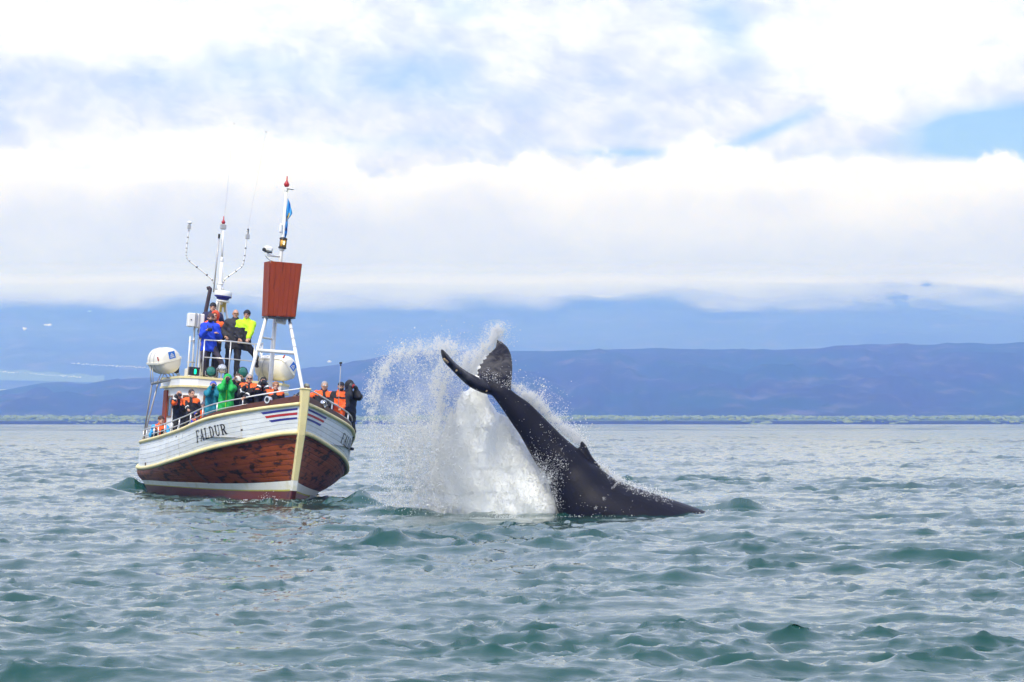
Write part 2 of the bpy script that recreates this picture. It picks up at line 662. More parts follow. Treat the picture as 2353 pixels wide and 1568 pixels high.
m = bpy.data.materials.new("sea_water")
m.use_nodes = True
N = NT(m.node_tree)
b = N.n['Principled BSDF']
co = N.new('ShaderNodeTexCoord').outputs['Object']
tint = N.noise(co, 0.35, 4.0, 0.6)
base = N.mix(tint, (0.006, 0.043, 0.039), (0.013, 0.068, 0.058))
foam_at = N.new('ShaderNodeAttribute', attribute_name='foam')
fn = N.noise(co, 5.5, 8.0, 0.75, 0.4)
fm = N.smooth(N.m('ADD', foam_at.outputs['Fac'], N.m('MULTIPLY', N.m('SUBTRACT', fn, 0.5), 1.1)), 0.45, 0.75)
N.l.new(N.mix(fm, base, (0.82, 0.86, 0.88)), b.inputs['Base Color'])
# beyond some 150 m single ripples cannot be told apart: they count as roughness
rip = N.m('MULTIPLY', N.smooth(N.sep(co)[1], 80.0, 600.0), 0.10)
N.put(b.inputs['Roughness'], N.m('ADD', N.m('MULTIPLY_ADD', fm, 0.5, 0.05), rip))
b.inputs['IOR'].default_value = 1.333
n1 = N.noise(N.scalev(co, (1.0, 0.8, 1)), 6.0, 6.0, 0.62, 0.2)
n2 = N.noise(N.scalev(co, (0.5, 1.0, 1)), 1.1, 5.0, 0.6, 0.1)
bp = N.new('ShaderNodeBump')
bp.inputs['Strength'].default_value = 0.10
bp.inputs['Distance'].default_value = 0.05
N.l.new(n1, bp.inputs['Height'])
bp2 = N.new('ShaderNodeBump')
bp2.inputs['Strength'].default_value = 0.12
bp2.inputs['Distance'].default_value = 0.2
N.l.new(n2, bp2.inputs['Height'])
N.l.new(bp.outputs[0], bp2.inputs['Normal'])
N.l.new(bp2.outputs[0], b.inputs['Normal'])
water = mesh_obj('water', wv, wf, m, smooth=True)
water['kind'] = 'structure'

# white water: round the splash, at the boat's shoulder and on a few crests
fo = np.zeros(len(wv), np.float32)
X_, Y_, Z_ = wv[:, 0], wv[:, 1], wv[:, 2]


def foam_patch(u, v, sx, sy, amp):
    bx, by = px_ground(u, v)
    fo[:] = np.maximum(fo, amp * np.exp(-((X_ - bx) / sx) ** 2 - ((Y_ - by) / sy) ** 2))


foam_patch(1150, 1178, 1.25, 1.6, 1.0)
foam_patch(1060, 1176, 0.8, 1.3, 0.9)
foam_patch(905, 1178, 0.7, 0.5, 0.55)
foam_patch(1300, 1190, 1.0, 0.5, 0.45)
foam_patch(1735, 1172, 0.5, 0.4, 0.55)
foam_patch(825, 1140, 0.35, 0.5, 0.62)
foam_patch(775, 1158, 0.4, 0.3, 0.5)
foam_patch(620, 1157, 0.45, 0.4, 0.5)
foam_patch(460, 1160, 0.8, 0.4, 0.42)
foam_patch(322, 1120, 0.7, 1.2, 0.95)
fo += np.clip((Z_ - 0.22) * 1.6, 0, 0.34).astype(np.float32)
at = water.data.attributes.new('foam', 'FLOAT', 'POINT')
at.data.foreach_set('value', fo)


# ------------------------------------------------------------------ land
def fan(name, d0, d1, nrow, zfun, material, s_max=0.6, ncol=360, power=1.0):
    d = d0 + (d1 - d0) * np.linspace(0, 1, nrow) ** power
    s = np.linspace(-s_max, s_max, ncol)
    D_, S_ = np.meshgrid(d, s, indexing='ij')
    Z_ = zfun(S_, D_)
    v = np.stack([S_ * D_, D_, Z_], -1).reshape(-1, 3)
    ix = np.arange(nrow * ncol).reshape(nrow, ncol)
    f = np.stack([ix[:-1, :-1], ix[:-1, 1:], ix[1:, 1:], ix[1:, :-1]], -1).reshape(-1, 4)
    o = mesh_obj(name, v, f, material, smooth=True)
    o['kind'] = 'structure'
    return o


SHORE_D = 2450.0


def land_mat(name, cols_, scale, stretch=(1, 1, 1), beach=None):
    mm = bpy.data.materials.new(name)
    mm.use_nodes = True
    K = NT(mm.node_tree)
    bb = K.n['Principled BSDF']
    c_ = K.scalev(K.new('ShaderNodeTexCoord').outputs['Object'], stretch)
    a_ = K.noise(c_, scale, 6.0, 0.6, 0.3)
    b_ = K.noise(c_, scale * 4.3, 5.0, 0.6)
    c1 = K.mix(K.smooth(a_, 0.35, 0.65), cols_[0], cols_[1])
    c1 = K.mix(K.smooth(b_, 0.5, 0.72), c1, cols_[2])
    if beach is not None:
        hz = K.sep(K.new('ShaderNodeTexCoord').outputs['Object'])[2]
        hz = K.m('ADD', hz, K.m('MULTIPLY', K.m('SUBTRACT', b_, 0.5), 1.5))
        c1 = K.mix(K.smooth(hz, beach[0], beach[1]), beach[2], c1)
    K.l.new(c1, bb.inputs['Base Color'])
    bb.inputs['Roughness'].default_value = 0.95
    bb.inputs['Specular IOR Level'].default_value = 0.1
    return mm


def z_shore(s, d):
    bluff = np.clip((d - SHORE_D - 25 * noise1(s * 60, 5, 4)) / 55.0, 0, 1)
    bluff = bluff * bluff * (3 - 2 * bluff)
    return -1.5 + 5.6 * bluff + np.clip((d - SHORE_D - 60) / 1500.0, 0, 1) * 7 + 0.6 * noise2(s * 160, d / 60, 8, 4) * bluff


shore = fan('shore', SHORE_D - 60, 4200, 70, z_shore,
            land_mat('coast_heath', ((0.09, 0.13, 0.03), (0.13, 0.17, 0.04), (0.06, 0.08, 0.03)), 0.02, (1, 0.3, 1),
                     (2.2, 3.8, (0.018, 0.017, 0.020))), ncol=520, power=1.6)

RIDGE = np.array([(-1500, 905), (0, 898), (98, 880), (156, 877), (190, 884), (244, 875), (305, 869), (420, 866), (560, 864), (661, 861),
                  (692, 853), (771, 840), (823, 832), (881, 818), (927, 808), (1000, 806), (1100, 808), (1206, 809),
                  (1380, 804), (1523, 801), (1669, 806), (1780, 805), (1888, 801), (2083, 794), (2353, 792), (3600, 784)], float)
HILL_D = 4700.0


def z_hill(s, d):
    u = CU + FPX * s
    top = CAM_H + (HV - np.interp(u, RIDGE[:, 0], RIDGE[:, 1])) / FPX * HILL_D
    t = np.clip((d - 3000.0) / (HILL_D - 3000.0), 0, 1.0)
    up = (0.5 - 0.5 * np.cos(PI * t)) ** 0.9
    back = np.clip((d - HILL_D) / 900.0, 0, 1)
    rel = noise2(s * 26, d / 420, 21, 6, 0.6) * 11.0 + np.abs(noise2(s * 90, d / 700, 23, 5)) * -13.0
    return 6 + (top - 6) * up * (1 - 0.55 * back) + rel * np.sin(PI * np.clip(t, 0, 1)) - 6 * back


hill = fan('hill', 2950, 5700, 110, z_hill,
           land_mat('hill_heath', ((0.022, 0.018, 0.026), (0.012, 0.032, 0.012), (0.080, 0.070, 0.075)), 0.0042, (1, 0.5, 3.0)))


def z_mount(s, d):
    t = np.clip((d - 6500.0) / 3900.0, 0, 1)
    u = CU + FPX * s
    foot = CAM_H + (HV - 868) / FPX * 6500
    crest = 490 + 26 * noise1(s * 22, 31, 5)
    return foot - 26 + (crest - foot) * t ** 1.12 + noise2(s * 40, d / 500, 33, 6, 0.55) * 11 * np.clip(t * 4, 0.2, 1) \
        - np.abs(noise2(s * 60, d / 2500, 35, 4)) * 14 * t


mountain = fan('mountain', 6450, 10400, 120, z_mount,
               land_mat('mountain_slope', ((0.018, 0.018, 0.016), (0.040, 0.050, 0.024), (0.085, 0.070, 0.060)), 0.0022, (1, 0.5, 3.0)))


def on_mountain(u, v):
    """where the sight line of a frame pixel meets the far slope"""
    s = (u - CU) / FPX
    lo_, hi_ = 6500.0, 10300.0
    d = np.linspace(lo_, hi_, 2500)
    zz = z_mount(np.full_like(d, s), d)
    ray = CAM_H + (HV - v) / FPX * d
    i = np.argmax(zz >= ray)
    return s * d[i], d[i], zz[i]


# snow lying in hollows of the far slope
snow_m = mat('old_snow', (0.60, 0.60, 0.62), 0.7, var=0.05, scale=0.1)
for u, v, w, h in ((57, 757, 8, 5), (112, 748, 15, 3.4), (207, 716.5, 8, 2.6), (757, 832, 8, 2.6), (698, 852, 4, 1.6)):
    q = MB()
    pts = []
    for k_ in range(22):
        an = 2 * PI * k_ / 22
        rr = 1 + 0.35 * math.sin(3 * an + u) + 0.2 * math.sin(7 * an + v)
        p = on_mountain(u + w / 2 * rr * math.cos(an), v - h / 2 * rr * math.sin(an))
        pts.append((p[0], p[1] - 6, p[2] + 2.0))
    c0 = np.mean(pts, axis=0)
    q.add([tuple(c0)] + pts + [(a, b_, c - 4) for a, b_, c in pts],
          [(0, 1 + i, 1 + (i + 1) % 22) for i in range(22)] + [(1 + i, 23 + i, 23 + (i + 1) % 22, 1 + (i + 1) % 22) for i in range(22)])
    o = q.build('snow_patch', snow_m)
    o['kind'] = 'structure'

# two dotted rows of pale wrapped bales on the far fields
bale_m = mat('bale_wrap', (0.75, 0.78, 0.74), 0.5, var=0.05)
bb_ = MB()
bb_.lathe((0, 0, 0), (1, 0, 0), [(0.0, -1.6), (1.7, -1.6), (1.9, -1.4), (1.9, 1.4), (1.7, 1.6), (0.0, 1.6)], 10)
bale0 = bb_.build('hay_bale', bale_m)
first = True
nb = 0
rb = random.Random(4)
for (u0, v0, u1, v1, n_, lab) in ((167, 838, 345, 848, 34, 'small white bale in the upper dotted row on the far slope'),
                                  (0, 857, 190, 870, 30, 'small white bale in the lower dotted row on the pale green field')):
    for k_ in range(n_):
        t = (k_ + rb.uniform(-0.3, 0.3)) / n_
        p = on_mountain(u0 + (u1 - u0) * t, v0 + (v1 - v0) * t + rb.uniform(-1.2, 1.2))
        o = bale0 if first else bale0.copy()
        if not first:
            COL.objects.link(o)
        first = False
        o.location = (p[0], p[1] - 2, p[2] + 2.2)
        o.rotation_euler = (0, 0, rb.uniform(-0.4, 0.4))
        s_ = rb.uniform(0.5, 0.95)
        o.scale = (s_, s_, s_)
        tag(o, lab, 'hay bale', 'upper row of bales' if 'upper' in lab else 'lower row of bales')
# the pale green field the lower row stands on
fp = MB()
top_, bot_ = [], []
for k_ in range(30):
    u = -60 + 300 * k_ / 29
    a_, c_ = on_mountain(u, 850 + 0.062 * u + 2 * math.sin(k_)), on_mountain(u, 876 + 0.02 * u)
    top_.append((a_[0], a_[1], a_[2] + 1.5))
    bot_.append((c_[0], c_[1], c_[2] + 1.5))
mid_ = []
for k_ in range(30):
    u = -60 + 300 * k_ / 29
    a_ = on_mountain(u, 864 + 0.04 * u)
    mid_.append((a_[0], a_[1], a_[2] + 1.5))
fld = fp.grid([bot_, mid_, top_]).build('field', mat('mown_grass', (0.075, 0.12, 0.045), 0.95, var=0.2, scale=0.02))
fld['kind'] = 'structure'

# ------------------------------------------------------------------ scrub along the shore: one far-off mass
def ico1():
    t = (1 + 5 ** 0.5) / 2
    v = [(-1, t, 0), (1, t, 0), (-1, -t, 0), (1, -t, 0), (0, -1, t), (0, 1, t), (0, -1, -t), (0, 1, -t), (t, 0, -1), (t, 0, 1), (-t, 0, -1), (-t, 0, 1)]
    f = [(0, 11, 5), (0, 5, 1), (0, 1, 7), (0, 7, 10), (0, 10, 11), (1, 5, 9), (5, 11, 4), (11, 10, 2), (10, 7, 6), (7, 1, 8),
         (3, 9, 4), (3, 4, 2), (3, 2, 6), (3, 6, 8), (3, 8, 9), (4, 9, 5), (2, 4, 11), (6, 2, 10), (8, 6, 7), (9, 8, 1)]
    v = [np.array(x, float) / np.linalg.norm(x) for x in v]
    cache, nf = {}, []

    def mid(a, b):
        key = (min(a, b), max(a, b))
        if key not in cache:
            w = v[a] + v[b]
            v.append(w / np.linalg.norm(w))
            cache[key] = len(v) - 1
        return cache[key]
    for a, b, c in f:
        x, y, z_ = mid(a, b), mid(b, c), mid(c, a)
        nf += [(a, x, z_), (b, y, x), (c, z_, y), (x, y, z_)]
    return np.array(v), np.array(nf)


iv, if_ = ico1()
iv, if_ = iv[:12], np.array([(0, 11, 5), (0, 5, 1), (0, 1, 7), (0, 7, 10), (0, 10, 11), (1, 5, 9), (5, 11, 4), (11, 10, 2), (10, 7, 6), (7, 1, 8),
                             (3, 9, 4), (3, 4, 2), (3, 2, 6), (3, 6, 8), (3, 8, 9), (4, 9, 5), (2, 4, 11), (6, 2, 10), (8, 6, 7), (9, 8, 1)])
sv, sf, sm = [], [], []
for k_ in range(4200):
    d = SHORE_D + 40 + 900 * RNG.random() ** 1.5
    s = RNG.uniform(-0.2, 0.2)
    u = CU + FPX * s
    lush = 0.65 + 0.35 * math.sin(u / 131.0) * math.sin(u / 47.0 + 1)
    r = RNG.uniform(0.8, 2.3) * (0.75 + 0.5 * lush)
    zc = float(z_shore(np.array([s]), np.array([d]))[0])
    vv = iv * (1 + 0.28 * RNG.normal(size=(len(iv), 1))) * np.array([r * RNG.uniform(1.0, 2.4), r, r * RNG.uniform(0.55, 0.9)])
    sf.append(if_ + len(sv) * len(iv))
    sv.append(vv + np.array([s * d, d, zc + 0.2 * r]))
    sm.append(np.full(len(if_), RNG.choice([0, 0, 1, 1, 2])))
scrub = mesh_obj('shrubs', np.concatenate(sv), np.concatenate(sf),
                 [mat('scrub_green', (0.135, 0.175, 0.028), 0.9, var=0.3, scale=0.3), mat('scrub_light', (0.17, 0.205, 0.03), 0.9, var=0.3, scale=0.3),
                  mat('scrub_dark', (0.105, 0.14, 0.026), 0.9, var=0.3, scale=0.3)], fmat=np.concatenate(sm), smooth=True)
tag(scrub, 'band of low green scrub along the top of the far dark shore', 'shrubs', kind='stuff')

# ------------------------------------------------------------------ air: even haze, and the low cloud that hides the mountain's top
def volume_box(name, lo_, hi_, material):
    q = MB()
    c = [(lo_[i] + hi_[i]) / 2 for i in range(3)]
    q.box(c, [hi_[i] - lo_[i] for i in range(3)])
    return q.build(name, material)


HAZE_DENSITY = 0.00031
hm = bpy.data.materials.new('haze_air')
hm.use_nodes = True
N = NT(hm.node_tree)
N.n.clear()
o_ = N.new('ShaderNodeOutputMaterial')
pv = N.new('ShaderNodeVolumePrincipled')
pv.inputs['Color'].default_value = (0.17, 0.34, 1.0, 1)
pv.inputs['Absorption Color'].default_value = (1, 1, 1, 1)
pv.inputs['Density'].default_value = HAZE_DENSITY
pv.inputs['Anisotropy'].default_value = 0.3
N.l.new(pv.outputs[0], o_.inputs['Volume'])
haze = volume_box('haze', (-7500, -4200, -3), (7500, 10700, 720), hm)
tag(haze, kind='stuff')
haze.display_type = 'WIRE'

# low cloud: a loose stack of torn veils, some hundred metres deep, hanging over the upper slope
cm = bpy.data.materials.new('low_cloud_veil')
cm.use_nodes = True
N = NT(cm.node_tree)
N.n.clear()
o_ = N.new('ShaderNodeOutputMaterial')
co = N.new('ShaderNodeTexCoord').outputs['Object']
x_, y_, z_n = N.sep(co)
n_ = N.noise(N.vec(N.m('MULTIPLY', x_, 0.0030), N.m('MULTIPLY', y_, 0.0006), N.m('MULTIPLY', z_n, 0.0060)), 1.0, 8.0, 0.58, 0.3)
n2_ = N.noise(N.vec(N.m('MULTIPLY', x_, 0.0009), N.m('MULTIPLY', y_, 0.0001), 3.0), 1.0, 2.0, 0.5)
hgt = N.m('DIVIDE', N.m('SUBTRACT', z_n, 392.0), 80.0)
hgt = N.m('ADD', hgt, N.m('ADD', N.m('MULTIPLY', N.m('SUBTRACT', n_, 0.5), 3.6), N.m('MULTIPLY', N.m('SUBTRACT', n2_, 0.5), 3.4)))
al = N.m('MULTIPLY', N.smooth(hgt, -0.9, 1.0), 0.5)
fade = N.m('SUBTRACT', 1.0, N.smooth(N.m('ADD', z_n, N.m('MULTIPLY', N.m('SUBTRACT', n_, 0.5), 60.0)), 452.0, 545.0))
al = N.m('MULTIPLY', al, fade)
df = N.new('ShaderNodeBsdfDiffuse')
df.inputs[0].default_value = (0.76, 0.82, 0.93, 1)
tl = N.new('ShaderNodeBsdfTranslucent')
tl.inputs[0].default_value = (0.76, 0.82, 0.93, 1)
mx = N.new('ShaderNodeMixShader')
mx.inputs[0].default_value = 0.45
N.l.new(df.outputs[0], mx.inputs[1])
N.l.new(tl.outputs[0], mx.inputs[2])
tr = N.new('ShaderNodeBsdfTransparent')
mx2 = N.new('ShaderNodeMixShader')
N.put(mx2.inputs[0], al)
N.l.new(tr.outputs[0], mx2.inputs[1])
N.l.new(mx.outputs[0], mx2.inputs[2])
N.l.new(mx2.outputs[0], o_.inputs['Surface'])
cv, cf = [], []
nL, nR, nC = 5, 14, 120
for L_ in range(nL):
    for r_ in range(nR):
        zc = 330 + 230 * r_ / (nR - 1)
        for c_ in range(nC):
            s = -0.6 + 1.2 * c_ / (nC - 1)
            t = max(0.0, min(1.0, (zc - 65) / 400.0))
            dd = 6500 + 3900 * t ** 0.89 - 60 - 45 * L_
            cv.append((s * dd, dd, zc + 6 * math.sin(c_ * 0.9 + L_ * 2.1) + 5 * math.sin(c_ * 0.37 + r_ * 0.8 + L_)))
    o0 = L_ * nR * nC
    cf += [(o0 + a * nC + b_, o0 + a * nC + b_ + 1, o0 + (a + 1) * nC + b_ + 1, o0 + (a + 1) * nC + b_)
           for a in range(nR - 1) for b_ in range(nC - 1)]
lc = mesh_obj('low_cloud', np.array(cv), np.array(cf), cm, smooth=True)
tag(lc, 'low grey white cloud lying along the flank and hiding the top of the mountain', 'cloud', kind='stuff')

# ================================================================== BOAT
YAW, ROLL, PITCH = math.radians(16.264), math.radians(4.394), math.radians(-0.246)
BOAT_M = Matrix.Translation((-5.6117, 80.0, 0.0)) @ Matrix.Rotation(YAW, 4, 'Z') @ Matrix.Rotation(ROLL, 4, 'Y') @ Matrix.Rotation(PITCH, 4, 'X')
BR, BT_ = np.array(BOAT_M.to_3x3()), np.array(BOAT_M.translation)
# boat's own axes: x to its port side, y aft from the stem, z up from the waterline

KS = np.array([0, .5, 1.2, 2.5, 4.5, 7, 10, 13, 15, 16.])
HULL = {'top': ([.069, .439, .905, 1.819, 2.368, 2.469, 2.362, 2.053, 1.572, .915], [2.562, 2.484, 2.375, 2.107, 1.712, 1.515, 1.409, 1.37, 1.375, 1.385], 0.0),
        'mid': ([.045, .381, .88, 1.652, 2.317, 2.491, 2.403, 2.064, 1.505, .794], [1.806, 1.754, 1.601, 1.337, .957, .718, .605, .645, .747, .821], .092),
        'band': ([.029, .169, .433, .936, 1.636, 2.121, 2.225, 1.893, 1.277, .66], [.55, .513, .455, .37, .30, .27, .26, .22, .12, .03], .442),
        'low': ([.025, .13, .36, .83, 1.5, 2.02, 2.13, 1.80, 1.19, .6], [.27, .245, .22, .17, .14, .13, .12, .09, .02, -.08], .50),
        'keel': ([.02, .03, .04, .06, .08, .1, .1, .08, .06, .04], [-.75, -.85, -.95, -1.1, -1.2, -1.25, -1.25, -1.2, -1.1, -1.0], 1.0)}


def kcurve(vals, y):
    v = np.asarray(vals, float)
    mm_ = np.gradient(v, KS)
    i = np.clip(np.searchsorted(KS, y) - 1, 0, len(KS) - 2)
    h = KS[i + 1] - KS[i]
    t = (y - KS[i]) / h
    return (2 * t ** 3 - 3 * t ** 2 + 1) * v[i] + (t ** 3 - 2 * t ** 2 + t) * h * mm_[i] + (-2 * t ** 3 + 3 * t ** 2) * v[i + 1] + (t ** 3 - t ** 2) * h * mm_[i + 1]


def level(nm, y):
    B_, Z_, off = HULL[nm]
    y = np.asarray(y, float)
    return np.stack([kcurve(B_, y), off + (16 - off) * y / 16, kcurve(Z_, y)], -1)


def hull(y, lo_, hi_, t, side=-1, out=0.0):
    """hull skin between two level lines; y station, t 0..1 from lo to hi, side -1 starboard / 1 port, out = offset outwards"""
    y, t = np.broadcast_arrays(np.asarray(y, float), np.asarray(t, float))

    def pt(y, t):
        a, b = level(lo_, y), level(hi_, y)
        p = a + (b - a) * t[..., None]
        bul = {'mid': 0.03, 'band': 0.10, 'low': 0.0, 'keel': 0.35}[lo_]
        p[..., 0] += bul * 4 * t * (1 - t) * np.clip(y / 3, 0, 1) * np.clip((16.2 - y) / 2, 0.2, 1)
        return p
    p = pt(y, t)
    if out:
        e = 0.02
        ty = pt(np.clip(y + e, 0, 16), t) - pt(np.clip(y - e, 0, 16), t)
        tt = pt(y, np.clip(t + e, 0, 1)) - pt(y, np.clip(t - e, 0, 1))
        n = np.cross(ty, tt)
        n /= np.linalg.norm(n, axis=-1, keepdims=True) + 1e-9
        n *= np.sign(n[..., :1] + 1e-9)
        p = p + n * out
    p = p.copy()
    p[..., 0] *= side
    return p


def to_world(p):
    return np.asarray(p) @ BR.T + BT_


def project(p):
    w = to_world(p)
    return np.stack([CU + FPX * w[..., 0] / w[..., 1], HV - FPX * (w[..., 2] - CAM_H) / w[..., 1]], -1)


def L(u, v, y):
    """point of the boat's cross plane y that the frame pixel shows"""
    o = BR.T @ (np.array([0, 0, CAM_H]) - BT_)
    d = BR.T @ np.array([(u - CU) / FPX, 1.0, (HV - v) / FPX])
    return o + d * (y - o[1]) / d[1]


boat = empty('whale_watching_boat', BOAT_M)
tag(boat, 'old wooden whale watching boat, white and varnished brown, with FALDUR on its bow', 'boat')

# ---- materials of the boat
def plank_mat(name, col, dark, dark_amt, rough, streak, lines=None, coat=0.0, rust=None):
    mm = bpy.data.materials.new(name)
    mm.use_nodes = True
    K = NT(mm.node_tree)
    bb = K.n['Principled BSDF']
    c_ = K.new('ShaderNodeTexCoord').outputs['Object']
    rnd = K.new('ShaderNodeObjectInfo').outputs['Random']
    a_ = K.noise(K.scalev(c_, streak), 1.0, 6.0, 0.65, 0.4)
    b_ = K.noise(K.scalev(c_, (3, 3, 3)), 1.0, 4.0, 0.6)
    c1 = K.mix(b_, tuple(x * 0.8 for x in col), tuple(min(1, x * 1.2) for x in col))
    c1 = K.mix(K.m('MULTIPLY', rnd, 0.25), c1, tuple(x * 0.6 for x in col))
    f = K.m('MULTIPLY', K.smooth(a_, 0.50, 0.62), dark_amt)
    c1 = K.mix(f, c1, dark)
    if rust is not None:
        g = K.noise(K.scalev(c_, (2.2, 2.2, 0.25)), 1.0, 4.0, 0.7)
        c1 = K.mix(K.m('MULTIPLY', K.smooth(g, 0.56, 0.72), 0.5), c1, rust)
    K.l.new(c1, bb.inputs['Base Color'])
    K.put(bb.inputs['Roughness'], K.m('MULTIPLY_ADD', a_, 0.3, rough - 0.15))
    bb.inputs['Coat Weight'].default_value = coat
    bb.inputs['Specular IOR Level'].default_value = 0.22
    bb.inputs['Coat Roughness'].default_value = 0.25
    bn = K.new('ShaderNodeBump')
    bn.inputs['Strength'].default_value = 0.25
    bn.inputs['Distance'].default_value = 0.01
    K.l.new(K.noise(K.scalev(c_, (3, 3, 30)), 1.0, 5.0, 0.6), bn.inputs['Height'])
    K.l.new(bn.outputs[0], bb.inputs['Normal'])
    return mm


M_white_plank = plank_mat('white_painted_plank', (0.70, 0.74, 0.78), (0.50, 0.53, 0.56), 0.45, 0.5, (0.5, 0.5, 5.0), rust=(0.62, 0.55, 0.42))
M_brown_plank = plank_mat('varnished_plank', (0.27, 0.062, 0.014), (0.016, 0.009, 0.007), 0.94, 0.5, (2.4, 2.4, 7.0), coat=0.04)
M_seam = mat('dark_seam', (0.05, 0.035, 0.03), 0.8)
M_cream = mat('cream_paint', (0.76, 0.66, 0.34), 0.5, var=0.08, scale=4, dark=(0.45, 0.36, 0.2), dark_amt=0.35)
M_red = mat('red_bottom_paint', (0.11, 0.016, 0.010), 0.45, var=0.3, scale=3, dark=(0.03, 0.01, 0.01), dark_amt=0.6, stretch=(1, 1, 3))
M_band = mat('boot_stripe', (0.74, 0.74, 0.70), 0.5, var=0.08, scale=3, dark=(0.55, 0.52, 0.30), dark_amt=0.5)
M_slime = mat('yellow_green_slime', (0.45, 0.42, 0.06), 0.6, var=0.3, scale=8)
M_white = mat('white_paint', (0.80, 0.80, 0.80), 0.4, var=0.05, scale=3, dark=(0.55, 0.5, 0.45), dark_amt=0.3)
M_grey = mat('grey_metal', (0.42, 0.42, 0.43), 0.4, 0.3, var=0.1)
M_steel = mat('worn_steel', (0.62, 0.62, 0.63), 0.32, 0.55, var=0.1, scale=5)
M_black = mat('black_plastic', (0.015, 0.015, 0.018), 0.45)
M_varn = mat('varnish', (0.27, 0.044, 0.012), 0.55, var=0.25, scale=4, dark=(0.11, 0.02, 0.01), dark_amt=0.7, stretch=(4, 4, 0.5), spec=0.2)
M_bulw = mat('dark_varnish', (0.10, 0.030, 0.014), 0.45, var=0.3, scale=5, dark=(0.03, 0.012, 0.01), dark_amt=0.6)
M_deck = mat('deck_planking', (0.20, 0.16, 0.12), 0.8, var=0.2, scale=3)
M_blue = mat('blue_paint', (0.018, 0.020, 0.22), 0.4, var=0.08)
M_redp = mat('red_paint', (0.42, 0.018, 0.022), 0.4, var=0.08)
M_letter = mat('black_lettering', (0.012, 0.012, 0.014), 0.5)
M_glass = mat('dark_window_glass', (0.018, 0.022, 0.028), 0.06, spec=0.8)
M_brownfr = mat('brown_frame', (0.16, 0.07, 0.03), 0.5)
M_chrome = mat('chrome', (0.75, 0.75, 0.75), 0.12, 1.0)
M_green_l = mat('green_glass', (0.02, 0.16, 0.12), 0.1, spec=0.8)
M_blue_label = mat('blue_label', (0.02, 0.16, 0.62), 0.5)
M_yellow = mat('dull_yellow', (0.50, 0.36, 0.06), 0.6)
M_pipe = mat('dark_brown_pipe', (0.045, 0.028, 0.035), 0.5, var=0.3)

# ---- hull: a backing shell, planks proud of it
YS = np.concatenate([np.linspace(0, 5, 41), np.linspace(5, 16, 34)[1:]])
q = MB()
for sd in (-1, 1):
    for lo_, hi_ in (('mid', 'top'), ('band', 'mid')):
        P = [hull(YS, lo_, hi_, t, sd, -0.02) for t in np.linspace(0, 1, 7)]
        q.grid(P, 1 if lo_ == 'mid' else 0)
hull_o = q.build('hull', [M_seam, mat('grey_seam', (0.24, 0.25, 0.27), 0.8)], boat, True)
q = MB()     # rounded stern
for nm0, nm1 in (('mid', 'top'), ('band', 'mid'), ('keel', 'band')):
    a, b_ = level(nm0, 16.0), level(nm1, 16.0)
    R_ = []
    for t in np.linspace(0, 1, 5):
        p = a + (b_ - a) * t
        R_.append([V(p[0] * math.cos(w), 16.0 + 0.8 * math.sin(w) * (1.0 if nm0 != 'keel' else 0.6), p[2]) for w in np.linspace(0, PI, 13)])
    q.grid(R_)
q.build('stern', M_white_plank, boat, True)


def planks(lo_, hi_, n, material, seed, lens, seam=0.012, proud=0.006):
    r = random.Random(seed)
    for sd in (-1, 1):
        for k_ in range(n):
            cuts = [0.0]
            while cuts[-1] < 16:
                cuts.append(cuts[-1] + r.uniform(*lens))
            cuts[-1] = 16.0
            if len(cuts) > 2 and 16 - cuts[-2] < 1.0:
                cuts.pop(-2)
            for a, b_ in zip(cuts[:-1], cuts[1:]):
                nn = max(4, int((b_ - a) * (3.2 if a < 5 else 1.6)))
                ys = np.linspace(a + (0.008 if a > 0 else 0), b_ - (0.008 if b_ < 16 else 0), nn)
                t0, t1 = k_ / n, (k_ + 1) / n
                g = seam / 2 / 0.8
                rows_ = [hull(ys, lo_, hi_, t0 + g * 0.3, sd, -0.018), hull(ys, lo_, hi_, t0 + g, sd, proud - 0.003),
                         hull(ys, lo_, hi_, t0 + g * 2.5, sd, proud), hull(ys, lo_, hi_, t1 - g * 2.5, sd, proud),
                         hull(ys, lo_, hi_, t1 - g, sd, proud - 0.003), hull(ys, lo_, hi_, t1 - g * 0.3, sd, -0.018)]
                qq = MB().grid(rows_)
                qq.build('hull_plank', material, hull_o, False)


planks('mid', 'top', 6, M_white_plank, 3, (4.0, 6.5), seam=0.007)
planks('band', 'mid', 9, M_brown_plank, 5, (3.0, 5.5), seam=0.010, proud=0.005)

q = MB()
for sd in (-1, 1):
    q.grid([hull(YS, 'low', 'band', t, sd, 0.004) for t in np.linspace(0, 1, 4)])
q.build('boot_stripe', M_band, boat, True)
q = MB()
for sd in (-1, 1):
    q.grid([hull(YS, 'low', 'band', t, sd, 0.0065) for t in (0.0, 0.10 , 0.16)])
q.build('slime_line', M_slime, boat, True)
q = MB()
for sd in (-1, 1):
    q.grid([hull(YS, 'keel', 'low', t, sd, 0.0) for t in np.linspace(0, 1, 7)])
q.build('bottom', M_red, boat, True)

# stem post: cream above the boot stripe, then white, then red
def stem_pt(z):
    """front edge of the hull at height z (boat axes)"""
    zs = [-0.75, .27, .55, 1.806, 2.562, 3.1]
    ys = [1.0, .50, .442, .092, 0.0, -0.05]
    return float(np.interp(z, zs, ys))


